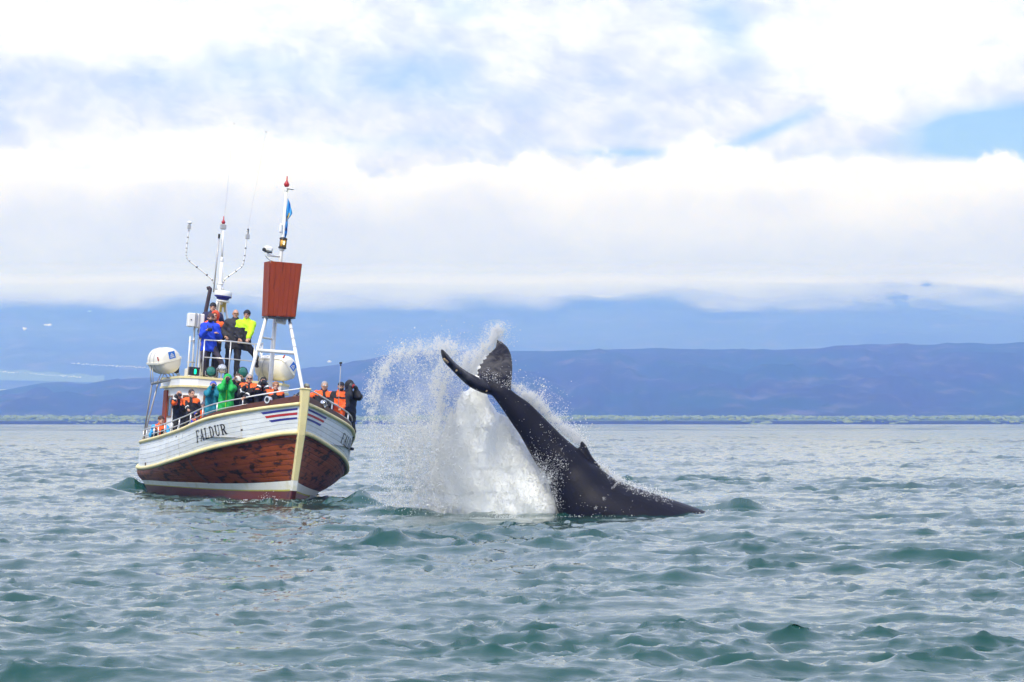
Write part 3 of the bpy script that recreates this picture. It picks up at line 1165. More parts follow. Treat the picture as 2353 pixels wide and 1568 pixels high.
def stem_piece(name, z0, z1, material, w0, w1, parent=boat):
    qq = MB()
    rows_ = []
    zz = np.linspace(z0, z1, 9)
    ring = []
    for i, z_ in enumerate(zz):
        w = w0 + (w1 - w0) * i / 8
        y = stem_pt(z_)
        ring += [V(-w, y + 0.16, z_), V(-w, y - 0.04, z_), V(-w * 0.75, y - 0.075, z_), V(w * 0.75, y - 0.075, z_), V(w, y - 0.04, z_), V(w, y + 0.16, z_)]
    fs = []
    for i in range(8):
        for j in range(5):
            fs.append((i * 6 + j, i * 6 + j + 1, i * 6 + 7 + j, i * 6 + 6 + j))
    fs.append((0, 1, 2, 3, 4, 5))
    fs.append(tuple(8 * 6 + j for j in range(5, -1, -1)))
    qq.add(ring, fs)
    return qq.build(name, material, parent)


stem = stem_piece('stem', 0.555, 2.93, M_cream, 0.075, 0.122)
stem_piece('stem_foot', 0.275, 0.55, M_band, 0.075, 0.08)
stem_piece('stem_heel', -0.75, 0.27, M_red, 0.065, 0.075)
q = MB()
q.box((0, stem_pt(2.95) + 0.04, 2.952), (0.27, 0.26, 0.045), bev=0.012)
q.build('stem_cap', M_cream, stem)
q = MB()
for k_ in range(9):
    z_ = 0.8 + k_ * 0.24
    q.lathe((0.03 * (-1) ** k_, stem_pt(z_) - 0.07, z_), (0, -1, 0), [(0.014, 0), (0.012, 0.012), (0.0, 0.016)], 8)
q.build('stem_bolt', M_cream, stem)


def rail_line(nm, r, material, name, y0, y1, dz=0.0, out=0.03):
    for sd in (-1, 1):
        ys = np.concatenate([np.linspace(y0, 5, 28), np.linspace(5, y1, 24)[1:]])
        P = hull(ys, 'mid' if nm != 'band' else 'band', 'top' if nm != 'band' else 'mid', {'top': 1.0, 'mid': 0.0, 'band': 0.0}[nm], sd, out)
        P[:, 2] += dz
        MB().tube(list(P), r, 10).build(name, material, boat, True)


rail_line('top', 0.048, M_cream, 'sheer_moulding', 0.04, 16)
rail_line('mid', 0.058, M_cream, 'rubbing_strake', 0.04, 16, out=0.035)

# varnished bulwark strip above the sheer, forward
for sd in (-1, 1):
    ys = np.linspace(0.03, 4.3, 30)
    base_ = hull(ys, 'mid', 'top', 1.0, sd, -0.01)
    hgt_ = np.interp(ys, [0, 2.0, 3.2, 4.3], [0.22, 0.17, 0.10, 0.015])
    wob = 0.006 * np.sin(ys * 5.0)
    inner = base_ + np.stack([-sd * 0.07 * np.ones_like(ys), 0 * ys, 0 * ys], -1)
    topo, topi = base_.copy(), inner.copy()
    topo[:, 2] += hgt_ + wob
    topi[:, 2] += hgt_ + wob
    MB().grid([base_, topo, topi, inner]).build('bulwark', M_bulw, boat)

# deck
def deck_z(y):
    return float(np.interp(y, [0, 2.5, 5, 9, 16], [1.62, 1.56, 1.38, 1.25, 1.22]))


q = MB()
yy = np.linspace(0.15, 15.9, 60)
lft, rgt = level('top', yy), level('top', yy)
q.grid([[V(-max(0.02, a[0] - 0.05), a[1], deck_z(a[1])) for a in lft], [V(0, a[1], deck_z(a[1]) + 0.03) for a in lft],
        [V(max(0.02, a[0] - 0.05), a[1], deck_z(a[1])) for a in lft]])
q.build('deck', M_deck, boat)

# bow stripes, blue red blue, on both bows; lettering; scuppers
def hull_at(u, v, lo_='mid', hi_='top', side=-1):
    ys = np.linspace(0, 16, 600)
    ts = np.linspace(0, 1, 60)
    A, B_ = np.meshgrid(ys, ts, indexing='ij')
    P = project(hull(A, lo_, hi_, B_, side))
    d = (P[..., 0] - u) ** 2 + (P[..., 1] - v) ** 2
    i = np.unravel_index(np.argmin(d), d.shape)
    return ys[i[0]], ts[i[1]]


def crop3(x, y):
    return (960 + x / 3.92) / 1.7408, (1380 + y / 3.92) / 1.7408


def crop1(x, y):
    return (520 + x / 3.92) / 1.7408, (1380 + y / 3.92) / 1.7408


for pts, material in ((((326, 1062), (920, 985), (920, 1016), (366, 1092)), M_blue), (((388, 1120), (918, 1060), (918, 1092), (424, 1154)), M_redp),
                      (((463, 1185), (905, 1130), (905, 1165), (496, 1218)), M_blue)):
    c_ = [hull_at(*crop3(*p)) for p in pts]
    for sd in (-1, 1):
        rows_ = []
        for w in np.linspace(0, 1, 3):
            a = np.array(c_[0]) * (1 - w) + np.array(c_[3]) * w
            b_ = np.array(c_[1]) * (1 - w) + np.array(c_[2]) * w
            b_[0] = max(b_[0], 0.10)
            s_ = np.linspace(0, 1, 24)
            rows_.append(hull(a[0] + (b_[0] - a[0]) * s_, 'mid', 'top', a[1] + (b_[1] - a[1]) * s_, sd, 0.011))
        MB().grid(rows_).build('bow_stripe', material, boat)

# FALDUR: letters as strokes in a unit cell (x 0..1, y 0..1)
def stroke(x0, y0, x1, y1, w):
    d = V(x1 - x0, y1 - y0)
    n_ = V(-d[1], d[0]) / (np.linalg.norm(d) + 1e-9) * w / 2
    return [V(x0, y0) - n_, V(x1, y1) - n_, V(x1, y1) + n_, V(x0, y0) + n_]


def rect(x0, y0, x1, y1):
    return [V(x0, y0), V(x1, y0), V(x1, y1), V(x0, y1)]


def arc(cx, cy_, rx, ry, a0, a1, wx, wy, n=10):
    qs = []
    for i in range(n):
        b0_, b1_ = math.radians(a0 + (a1 - a0) * i / n), math.radians(a0 + (a1 - a0) * (i + 1) / n)
        o0, o1 = V(cx + rx * math.cos(b0_), cy_ + ry * math.sin(b0_)), V(cx + rx * math.cos(b1_), cy_ + ry * math.sin(b1_))
        i0, i1 = V(cx + (rx - wx) * math.cos(b0_), cy_ + (ry - wy) * math.sin(b0_)), V(cx + (rx - wx) * math.cos(b1_), cy_ + (ry - wy) * math.sin(b1_))
        qs.append([i0, o0, o1, i1])
    return qs


SE = 0.07
GLY = {
    'F': [rect(.14, 0, .36, 1), rect(.0, 0, .52, SE), rect(.0, 1 - SE, .95, 1), rect(.88, .74, .95, 1 - SE), rect(.36, .48, .66, .55), rect(.62, .38, .68, .65)],
    'A': [stroke(.12, 0.03, .50, 1, .09), stroke(.46, 1, .84, 0.03, .24), rect(.27, .30, .68, .37), rect(-.02, 0, .30, SE), rect(.62, 0, 1.04, SE)],
    'L': [rect(.14, 0, .36, 1), rect(.0, 1 - SE, .52, 1), rect(.0, 0, .95, SE), rect(.88, SE, .95, .28)],
    'D': [rect(.12, 0, .34, 1), rect(.0, 0, .45, SE), rect(.0, 1 - SE, .45, 1)] + arc(.42, .5, .58, .5, -90, 90, .24, SE, 12),
    'U': [rect(.12, .32, .34, 1), rect(.0, 1 - SE, .46, 1), rect(.80, .32, .90, 1), rect(.68, 1 - SE, 1.02, 1)] + arc(.51, .34, .39, .34, 180, 360, .16, .10, 12),
    'R': [rect(.12, 0, .34, 1), rect(.0, 0, .46, SE), rect(.0, 1 - SE, .5, 1), stroke(.50, .52, .86, .03, .24), rect(.76, 0, 1.08, SE), rect(.34, .46, .55, .53)] + arc(.50, .73, .42, .27, -90, 90, .22, SE, 10),
}
corner = {k_: hull_at(*crop1(*p)) for k_, p in (('bl', (1048, 1535)), ('tl', (1036, 1352)), ('br', (1545, 1393)), ('tr', (1500, 1232)))}
for sd in (-1, 1):
    for i, ch in enumerate("FALDUR"):
        qq = MB()
        for quad in GLY[ch]:
            vs = []
            for p in quad:
                gx = (i + 0.06 + 0.80 * p[0]) / 6.0
                gy = p[1]
                if sd == 1:
                    gx = 1 - gx if False else gx
                lo_p = np.array(corner['bl']) * (1 - gx) + np.array(corner['br']) * gx
                hi_p = np.array(corner['tl']) * (1 - gx) + np.array(corner['tr']) * gx
                if sd == 1:      # on the port bow the word runs aft
                    g2 = 1 - gx
                    lo_p = np.array(corner['bl']) * (1 - g2) + np.array(corner['br']) * g2
                    hi_p = np.array(corner['tl']) * (1 - g2) + np.array(corner['tr']) * g2
                s_ = lo_p * (1 - gy) + hi_p * gy
                vs.append(hull(s_[0], 'mid', 'top', s_[1], sd, 0.016).reshape(3))
            qq.add(vs, [(0, 1, 2, 3)])
        qq.build('letter', M_letter, boat)

for (x, y) in ((370, 845), (150, 900)):
    yy_, tt_ = hull_at((540 + x / 3.484) / 1.7408, (1600 + y / 3.484) / 1.7408)
    P = [hull(np.array([yy_ - .16, yy_ + .16]), 'mid', 'top', np.array([t_, t_]), -1, 0.010) for t_ in (tt_ - .04, tt_ + .07)]
    MB().grid(P).build('scupper', M_seam, boat)
for (x, y, c) in ((1748, 1332, crop1), (728, 1437, crop1)):
    yy_, tt_ = hull_at(*c(x, y))
    P = [hull(np.array([yy_ - .03, yy_ + .03]), 'mid', 'top', np.array([t_, t_]), -1, 0.011) for t_ in (tt_ - .03, tt_ + .03)]
    MB().grid(P).build('drain_hole', M_seam, boat)
# iron strap over the starboard planking
yy_, tt_ = hull_at((540 + 735 / 3.484) / 1.7408, (1600 + 800 / 3.484) / 1.7408, 'band', 'mid')
ts_ = np.linspace(0, 1, 8)
P = [hull(np.full(8, yy_ - .05), 'band', 'mid', ts_, -1, 0.012), hull(np.full(8, yy_ + .05), 'band', 'mid', ts_, -1, 0.012)]
MB().grid(P).build('hull_strap', M_bulw, boat)

# ---- rail of pipe along both sides
def sheer(y, sd, inset=0.04, dz=0.0):
    p = hull(np.atleast_1d(float(y)), 'mid', 'top', 1.0, sd, -inset)[0]
    return V(p[0], p[1], p[2] + dz)


def railing(sd, y0, y1, h0, h1, n_post, mid=True, r=0.019, ylist=None):
    ys = np.linspace(y0, y1, 40)
    hh = lambda y: np.interp(y, [y0, y1], [h0, h1])
    rl = MB().tube([sheer(y, sd, dz=hh(y)) for y in ys], r, 8).build('rail', M_steel, boat, True)
    if mid:
        MB().tube([sheer(y, sd, dz=hh(y) * 0.5) for y in ys], r * 0.75, 8).build('rail', M_steel, boat, True)
    for y in (ylist if ylist is not None else np.linspace(y0, y1, n_post)):
        a = sheer(y, sd, dz=0.0)
        MB().tube([a, a + V(0, 0, hh(y))], r, 8).build('rail_post', M_steel, boat, True)
    return rl


railing(-1, 1.62, 15.6, 0.36, 0.38, 0, ylist=[1.75, 2.55, 3.2, 4.0, 4.9, 5.8, 6.9, 8.0, 8.9, 9.8, 11.0, 12.2, 13.4, 14.6, 15.5])
railing(1, 1.35, 15.6, 0.36, 0.38, 0, ylist=[1.5, 2.5, 3.6, 4.7, 6.0, 7.5, 9, 10.5, 12, 13.5, 15.0])
for sd in (-1, 1):      # forward part without a mid rail, up to the stem head
    P = [sheer(y, sd, dz=np.interp(y, [0.1, 1.7], [0.40, 0.37])) for y in np.linspace(0.12, 1.7, 12)]
    P = [V(sd * 0.03, 0.05, 2.97)] + P
    MB().tube(P, 0.019, 8).build('rail', M_white, boat, True)

# fairleads in the bulwark
for (u, v, y, sd) in ((635.7, 920, 1.0, -1), (739, 929, 0.95, 1)):
    c_ = sheer(y, sd, 0.02, 0.21)
    q = MB()
    ax = hull(np.array([y]), 'mid', 'top', 1.0, sd, 0.1)[0] - hull(np.array([y]), 'mid', 'top', 1.0, sd, 0.0)[0]
    ax = V(ax[0], ax[1], 0)
    q.lathe(c_, ax, [(0.065, -0.05), (0.10, -0.05), (0.105, 0.0), (0.10, 0.05), (0.065, 0.05), (0.065, -0.05)], 18)
    fl = auto_smooth(q.build('fairlead', M_chrome, boat))
    MB().lathe(c_ , ax, [(0.066, -0.03), (0.066, 0.03)], 16).build('fairlead_mouth', M_black, fl)

# ---- wheelhouse
WY0, WYC, WY1, WX0, WX1, WZ0, WZ1 = 9.0, 9.75, 12.8, 1.15, 1.52, 1.2, 3.06
plan = [(-WX0, WY0), (WX0, WY0), (WX1, WYC), (WX1, WY1), (-WX1, WY1), (-WX1, WYC)]


def prism(pl, z0, z1, mi=0, grow=0.0, qq=None):
    qq = qq or MB()
    c_ = V(0, (WY0 + WY1) / 2)
    pts = [c_ + (V(*p) - c_) * (1 + grow) for p in pl]
    n_ = len(pts)
    vs = [V(p[0], p[1], z0) for p in pts] + [V(p[0], p[1], z1) for p in pts]
    fs = [tuple(range(n_ - 1, -1, -1)), tuple(range(n_, 2 * n_))] + [(i, (i + 1) % n_, n_ + (i + 1) % n_, n_ + i) for i in range(n_)]
    qq.add(vs, fs, mi)
    return qq


wh = prism(plan, WZ0, WZ1).build('wheelhouse', M_white, boat)
prism(plan, 3.062, 3.30, grow=0.06).build('roof', M_white, wh)
prism(plan, 3.03, 3.085, grow=0.075).build('roof_trim', M_cream, wh)
prism(plan, 3.285, 3.35, grow=0.075).build('roof_trim', M_cream, wh)


def window(a, b_, z0, z1, name='window'):
    """a,b plan points on the wall; frame proud of the wall, pane inside it"""
    a, b_ = V(*a), V(*b_)
    d = (b_ - a) / np.linalg.norm(b_ - a)
    n_ = V(d[1], -d[0])
    qq = MB()
    fw = 0.05

    def bar(p, q_, za, zb, t=0.02):
        pts = []
        for z_ in (za, zb):
            for w, o in ((p, -0.01), (q_, -0.01), (q_, t), (p, t)):
                x = w + n_ * o
                pts.append(V(x[0], x[1], z_))
        qq.hexa(pts)
    bar(a, a + d * fw, z0, z1)
    bar(b_ - d * fw, b_, z0, z1)
    bar(a + d * fw, b_ - d * fw, z0, z0 + fw)
    bar(a + d * fw, b_ - d * fw, z1 - fw, z1)
    w = qq.build(name, M_brownfr, wh)
    qq = MB()
    pts = []
    for z_ in (z0 + fw, z1 - fw):
        for p, o in ((a + d * fw, -0.008), (b_ - d * fw, -0.008), (b_ - d * fw, 0.006), (a + d * fw, 0.006)):
            x = p + n_ * o
            pts.append(V(x[0], x[1], z_))
    qq.hexa(pts).build('window_pane', M_glass, wh)
    return w


for k_ in range(3):
    x0 = -1.02 + k_ * 0.72
    window((x0, WY0), (x0 + 0.60, WY0), 2.12, 2.82)
for s0, s1 in ((0.10, 0.42), (0.58, 0.9)):
    a, b_ = V(-WX1, WYC), V(-WX0, WY0)
    window(a + (b_ - a) * s0, a + (b_ - a) * s1, 2.15, 2.80)
    a, b_ = V(WX0, WY0), V(WX1, WYC)
    window(a + (b_ - a) * s0, a + (b_ - a) * s1, 2.15, 2.80)
for y in (10.2, 11.2):
    window((-WX1, y + 0.7), (-WX1, y), 2.15, 2.80)
    window((WX1, y), (WX1, y + 0.7), 2.15, 2.80)
MB().box((-WX1 - 0.025, 12.3, 2.1), (0.05, 0.6, 1.75), bev=0.02).build('door', M_varn, wh)
ROOF = 3.35
MB().box((-0.75, 11.05, ROOF + 0.14), (0.9, 0.7, 0.28), bev=0.02).build('step_box', M_white, boat)


def pipe(pts, r, name, material, n=8):
    return MB().tube(pts, r, n).build(name, material, boat, True)


def arr(u, v, y):
    return L(u, v, y)


# ---- rail round the flying bridge
def on_roof(p):
    return V(p[0], p[1], ROOF - 0.01)


top_r = [L(470, 783, 11.9), L(466.5, 783.5, 10.6), L(470.5, 781.6, 9.25), L(530.6, 785, 9.1), L(585.5, 791.4, 9.25), L(600, 790, 10.6), L(604, 789, 12.2)]
low_r = [p + (on_roof(p) - p) * 0.46 for p in top_r]
pipe(top_r, 0.021, 'bridge_rail', M_steel)
pipe(low_r, 0.017, 'bridge_rail', M_steel)
for p in top_r:
    pipe([p, on_roof(p)], 0.02, 'bridge_rail_post', M_steel)

# searchlights and lamp box at the front of the roof
def searchlight(u, v, y, r, material, aim):
    c_ = L(u, v, y)
    a = V(*aim)
    a /= np.linalg.norm(a)
    s_ = auto_smooth(MB().lathe(c_ - a * 0.16, a, [(0.0, 0), (r * .55, 0.0), (r * .8, 0.05), (r, 0.14), (r * 1.04, 0.20), (r * 0.98, 0.205)], 20).build('searchlight', M_black if material is M_green_l else M_chrome, boat))
    MB().lathe(c_ + a * 0.045, a, [(r * 0.93, 0), (r * 0.7, 0.022), (0.0, 0.035)], 18).build('lens', material, s_, True)
    q_ = MB().tube([on_roof(c_), V(c_[0], c_[1], c_[2] - r)], 0.025, 8)
    q_.tube([c_ + V(-r * 1.12, 0, 0), c_ + V(-r * 1.1, 0.0, -r * 0.8), c_ + V(0, 0, -r * 1.15), c_ + V(r * 1.1, 0, -r * .8), c_ + V(r * 1.12, 0, 0)], 0.013, 6)
    q_.build('searchlight_yoke', M_grey, s_)


searchlight(485, 854, 8.95, 0.145, M_green_l, (-0.25, -1, 0.02))
searchlight(509.5, 847, 8.98, 0.125, mat('lamp_reflector', (0.8, 0.8, 0.8), 0.15, 0.8), (0.1, -1, -0.06))
searchlight(557, 855.5, 8.95, 0.15, M_green_l, (0.15, -1, 0.0))
c_ = L(445.5, 853.5, 9.25)
nb_ = MB().box(c_, (0.30, 0.22, 0.24), bev=0.01).build('navigation_lamp_box', M_black, boat)
MB().lathe(c_ + V(0.02, -0.115, -0.08), (0, 0, 1), [(0.025, 0), (0.03, 0.02), (0.03, 0.12), (0.02, 0.14)], 10).build('green_lamp', mat('lit_green_lamp', (0.0, 0.75, 0.25), 0.3, emit=2.5), nb_)

# cabinets on a pole, starboard side of the bridge
for du in (0.0,):
    cL = L(449, 736.5, 10.4)
    cab = MB().box(cL + V(-0.13, 0, 0), (0.21, 0.3, 0.40), bev=0.02).build('cabinet', M_white, boat)
    MB().box(cL + V(0.13, 0.02, -0.01), (0.23, 0.3, 0.42), bev=0.02).build('cabinet', M_white, boat)
    MB().box(cL + V(-0.005, -0.03, 0), (0.03, 0.3, 0.42)).build('cabinet_bracket', M_grey, cab)
    MB().box(cL + V(0.09, -0.142, 0), (0.03, 0.02, 0.40)).build('cabinet_bracket', M_grey, cab)
    MB().lathe(cL + V(-0.15, -0.15, 0), (0, -1, 0), [(0.02, 0), (0.02, 0.02), (0, 0.025)], 8).build('cabinet_latch', M_black, cab)
for (u0, v0, u1, v1, y, r) in ((437.5, 773, 431.5, 858, 10.4, 0.026), (447, 753, 441, 860, 10.5, 0.03), (459, 753, 448, 862, 10.7, 0.022), (462, 770, 456, 860, 11.0, 0.03)):
    pipe([L(u0, v0, y), on_roof(L(u1, v1, y))], r, 'bridge_pole', M_white)
pipe([L(433, 785, 10.4), L(447, 783, 10.45)], 0.018, 'bridge_pole', M_steel)
pipe([L(430, 832, 10.4), L(447, 833, 10.45)], 0.02, 'bridge_pole', M_steel)

# exhaust pipe with elbow
pipe([on_roof(L(465, 800, 12.0)), L(473, 714.6, 12.0), L(482.6, 668, 12.0), L(483.2, 664, 12.0), L(481.5, 661.8, 12.0), L(475.5, 663, 12.0)], [0.06, 0.06, 0.06, 0.058, 0.056, 0.05], 'exhaust_pipe', M_pipe, 12)

# ---- aft mast with antennas and radar
AM = 11.4
base_m = on_roof(L(500, 770, AM))
aft = pipe([base_m, L(503.5, 690, AM), L(507, 640, AM), L(509.5, 600, AM)], [0.075, 0.07, 0.062, 0.05], 'aft_mast', M_white, 12)
MB().tube([L(509.5, 602, AM), L(512.8, 530, AM)], 0.032, 10).build('mast_top', M_white, aft, True)
MB().lathe(L(509.3, 603, AM), L(509.8, 590, AM) - L(509.3, 603, AM), [(0.05, 0), (0.055, 0.03), (0.055, 0.12), (0.03, 0.16)], 12).build('mast_collar', M_white, aft, True)
MB().lathe(L(506.2, 655, AM), (0.05, 0, 1), [(0.05, 0), (0.09, 0.02), (0.085, 0.05), (0.05, 0.06)], 12).build('mast_collar', M_white, aft, True)
for (u0, v0, u1, v1, y1, r) in ((507, 668, 481, 760, 11.2, 0.04), (512, 690, 512, 775, 11.0, 0.035), (517, 695, 529, 775, 11.2, 0.036), (504, 652, 496, 672, AM, 0.04), (506, 652, 515, 672, AM, 0.04)):
    MB().tube([L(u0, v0, AM), L(u1, v1, y1)], r, 8).build('mast_leg', M_white, aft, True)
MB().box(L(513, 521.5, AM), (0.17, 0.12, 0.16), bev=0.02).build('antenna_box', M_grey, aft)


def finial(base, axis, h, material, parent):
    return MB().lathe(base, axis, [(0.035 * h / .28, 0), (0.05 * h / .28, 0.02 * h), (0.075 * h / .28, 0.22 * h), (0.055 * h / .28, 0.38 * h), (0.022 * h / .28, 0.55 * h), (0.013, h)], 12).build('finial', material, parent, True)


finial(L(513.3, 515, AM), L(514.2, 497, AM) - L(513.3, 515, AM), 0.23, M_redp, aft)
pipe([L(490.9, 672, AM - .1), L(503.7, 541, AM - .1)], 0.022, 'whip_mount', M_grey)
MB().tube([L(503, 548, AM - .1), L(503.9, 538, AM - .1)], 0.032, 8).build('whip_cap', M_black, aft)


def smooth_path(P, it=2):
    P = [np.asarray(p, float) for p in P]
    for _ in range(it):
        Q = [P[0]]
        for a, b_ in zip(P[:-1], P[1:]):
            Q += [a * .75 + b_ * .25, a * .25 + b_ * .75]
        P = Q + [P[-1]]
    return P


armL = smooth_path([L(*p, AM) for p in ((494, 672), (492.6, 652), (486, 640), (434, 600), (427.8, 590), (428.2, 575), (430.8, 551), (435.4, 520))])
aL = pipe(armL, 0.021, 'antenna_arm', M_white)
armR = smooth_path([L(*p, AM) for p in ((509, 672), (511.6, 650), (517, 640.8), (555.5, 614.6), (560, 603.8), (563.5, 580), (569, 530))])
aR = pipe(armR, 0.021, 'antenna_arm', M_white)
q = MB()
for a_ in (armL, armR):
    for k_ in range(6, len(a_) - 1, 2):
        q.tube([a_[k_], a_[k_] + (a_[k_ + 1] - a_[k_]) * 0.25], 0.028, 8)
q.build('cable_clip', M_black, aft)
MB().box(L(434.8, 522, AM), (0.09, 0.08, 0.14), bev=0.01).build('antenna_box', M_grey, aL)
MB().lathe(L(435.4, 518, AM), (0, 0, 1), [(0.02, 0), (0.03, 0.04), (0.075, 0.06), (0.075, 0.09), (0.04, 0.12), (0, 0.13)], 14).build('antenna_dome', M_white, aL, True)
MB().box(L(569, 544, AM), (0.11, 0.09, 0.14), bev=0.01).build('antenna_box', M_grey, aR)
MB().tube([L(569, 541, AM), L(570.3, 526, AM)], 0.026, 8).build('antenna_base', M_black, aR)
MB().tube(smooth_path([L(570.3, 526, AM), L(578, 480, AM), L(592, 410, AM), L(603, 345, AM), L(612, 303, AM)]), 0.0028, 5).build('whip_antenna', M_grey, aR)
MB().tube([L(612, 305, AM), L(611, 302, AM)], 0.012, 5).build('whip_tip', M_black, aR)
MB().tube(smooth_path([L(514, 515, AM + .1), L(521, 450, AM), L(528, 380, AM), L(532, 330, AM), L(538, 284, AM)]), 0.0028, 5).build('whip_antenna', M_grey, aft)
MB().tube([L(538.3, 286, AM), L(537.6, 283, AM)], 0.012, 5).build('whip_tip', M_black, aft)
# radar
rc = L(512.4, 679, AM - .45)
rad = auto_smooth(MB().lathe(rc + V(0, 0, -0.02), (0.06, 0, 1), [(0.255, 0.0), (0.262, 0.03), (0.262, 0.09), (0.245, 0.135), (0.18, 0.155), (0.0, 0.16)], 28).build('radar', M_white, boat))
auto_smooth(MB().lathe(rc + V(0, 0, -0.13), (0.06, 0, 1), [(0.0, 0.0), (0.17, 0.0), (0.20, 0.06), (0.252, 0.075), (0.255, 0.108)], 28).build('radar_base', M_blue, rad))
q = MB()
q.lathe(rc + V(0, 0, -0.19), (0.06, 0, 1), [(0.0, 0), (0.2, 0), (0.2, 0.03), (0.05, 0.06)], 16)
q.tube([rc + V(0, 0, -.17), L(508, 700, AM)], 0.03, 8)
q.build('radar_bracket', M_white, rad)
MB().box(L(512, 704, AM - .05), (0.17, 0.12, 0.38), rot=(0, 0.08, 0), bev=0.03).build('horn', M_yellow, aft)

# ---- foremast: three legs, crow's nest of planks, pole with lamp
FY = 3.4
legA = [L(612.4, 728, FY), L(577, 857.5, FY)]
d = (legA[1] - legA[0]) / (legA[1][2] - legA[0][2])
legA.append(legA[0] + d * (deck_z(FY) - legA[0][2]))
fm = pipe([L(632.5, 732, FY + .5), L(626, 812, FY + .5), V(L(620, 886, FY + .5)[0], FY + .5, deck_z(FY))], [0.062, 0.066, 0.066], 'foremast', M_white, 12)
MB().tube([legA[0], legA[2]], [0.046, 0.05], 10).build('mast_leg', M_white, fm, True)
R0, R1 = L(664.5, 732, FY), L(694.9, 893, 0.85)
legR = MB().tube([R0, R1 + (R1 - R0) * 0.03], [0.046, 0.05], 10).build('mast_leg', M_white, fm, True)
q = MB()
for t in (0.08, 0.16, 0.3, 0.42):
    q.tube([R0 + (R1 - R0) * t, R0 + (R1 - R0) * (t + 0.012)], 0.052, 10)
q.build('leg_band', M_grey, fm)


def on_seg(a, b_, v):
    best = min(np.linspace(0, 1, 400), key=lambda t: abs(project(a + (b_ - a) * t)[1] - v))
    return a + (b_ - a) * best


MB().tube([on_seg(legA[0], legA[2], 805), on_seg(R0, R1, 811.5)], 0.05, 10).build('crossbar', M_white, fm, True)
MB().tube([on_seg(legA[0], legA[2], 775), L(626.5, 780, FY + .5)], 0.028, 8).build('crossbar', M_white, fm, True)
MB().tube([L(600, 798, FY), L(601, 812, FY)], 0.02, 8).build('bracket_stub', M_white, fm)
eb = MB().box(L(645, 736.5, FY + .1), (0.30, 0.12, 0.19), rot=(0, 0.09, 0), bev=0.015).build('electronics_box', M_white, fm)  # white slotted electronics box below the nest
q = MB()
for k_ in range(6):
    q.box(L(636.5 + k_ * 3.3, 734.5 + k_ * .3, FY + .035), (0.012, 0.012, 0.13), rot=(0, 0.09, 0))
q.build('cooling_slot', M_grey, eb)

# crow's nest: tapered box of vertical planks
nest = empty('crows_nest', BOAT_M)
nest.parent = boat
nest.matrix_parent_inverse = Matrix()
nest.matrix_basis = Matrix()
yF, yB = FY - 0.35, FY + 0.30
F_tl, F_tr, F_br, F_bl = L(622, 600.4, yF), L(692, 606.5, yF), L(677.3, 728.3, yF), L(616.8, 725.6, yF)
dvec = V(-0.02, yB - yF, 0.0)
shr = 0.94
B_tl, B_tr, B_br, B_bl = [p + dvec for p in (F_tl, F_tr, F_br, F_bl)]


def plank_wall(tl, tr, br, bl, n_, seed):
    r = random.Random(seed)
    nrm = np.cross(tr - tl, bl - tl)
    nrm /= np.linalg.norm(nrm)
    for k_ in range(n_):
        a, b_ = (k_ + 0.02) / n_, (k_ + 0.98) / n_
        pr = r.uniform(-0.003, 0.003)
        pts = []
        for o in (0.0, 0.028):
            for (e0, e1, w) in ((bl, br, a), (bl, br, b_), (tl, tr, b_), (tl, tr, a)):
                pts.append(e0 + (e1 - e0) * w - nrm * (o + pr))
        MB().hexa(pts).build('nest_plank', M_varn, nest)


plank_wall(F_tl, F_tr, F_br, F_bl, 6, 1)
plank_wall(B_tl, F_tl, F_bl, B_bl, 5, 2)
plank_wall(F_tr, B_tr, B_br, F_br, 5, 3)
plank_wall(B_tr, B_tl, B_bl, B_br, 6, 4)
q = MB()
cB = (F_bl + F_br + B_bl + B_br) / 4
q.hexa([cB + (p - cB) * 1.05 + V(0, 0, o) for o in (-0.055, -0.015) for p in (F_bl, F_br, B_br, B_bl)])
q.build('nest_floor', M_black, nest)
q = MB()
for w_v in (0.035, 0.5, 0.96):
    for k_ in range(12):
        w = (k_ + 0.5) / 12
        a, b_ = F_tl + (F_tr - F_tl) * w, F_bl + (F_br - F_bl) * w
        p = a + (b_ - a) * w_v
        q.lathe(p + V(0, -0.002, 0), (0, -1, 0), [(0.011, 0), (0.009, 0.008), (0, 0.01)], 6)
q.build('screw_head', M_steel, nest)

PY = FY
pole = [L(640, 640, PY), L(645, 594, PY), L(650, 550, PY), L(657.6, 440, PY)]
mp = pipe(pole, [0.05, 0.048, 0.045, 0.034], 'mast_pole', M_white, 12)
finial(L(658.3, 430, PY), L(660, 405, PY) - L(658.3, 430, PY), 0.30, M_redp, mp)
q = MB().lathe(L(658, 437, PY), (0.06, 0, 1), [(0.05, -0.03), (0.05, 0.03), (0.03, 0.05)], 10)
q.lathe(L(666, 434.5, PY), (0.06, 0, 1), [(0.0, -0.02), (0.10, -0.012), (0.12, 0.0), (0.06, 0.03), (0, 0.04)], 16)
auto_smooth(q.build('satellite_antenna', M_white, mp))
pc = L(650, 559, PY)
lamp = auto_smooth(MB().lathe(pc + V(-.01, 0, -0.17), (0.06, 0, 1), [(0.05, 0), (0.11, 0.02), (0.11, 0.06), (0.085, 0.065), (0.085, 0.07)], 14).build('mast_lamp', M_black, mp))
auto_smooth(MB().lathe(pc + V(0.005, 0, 0.10), (0.06, 0, 1), [(0.085, -.005), (0.085, 0), (0.11, 0.005), (0.1, 0.04), (0.05, 0.06)], 14).build('lamp_cap', M_black, lamp))
MB().lathe(pc + V(0, 0, -0.10), (0.06, 0, 1), [(0.08, 0), (0.085, 0.1), (0.08, 0.20)], 14).build('lamp_glass', mat('amber_lamp_glass', (0.85, 0.42, 0.05), 0.15), lamp, True)
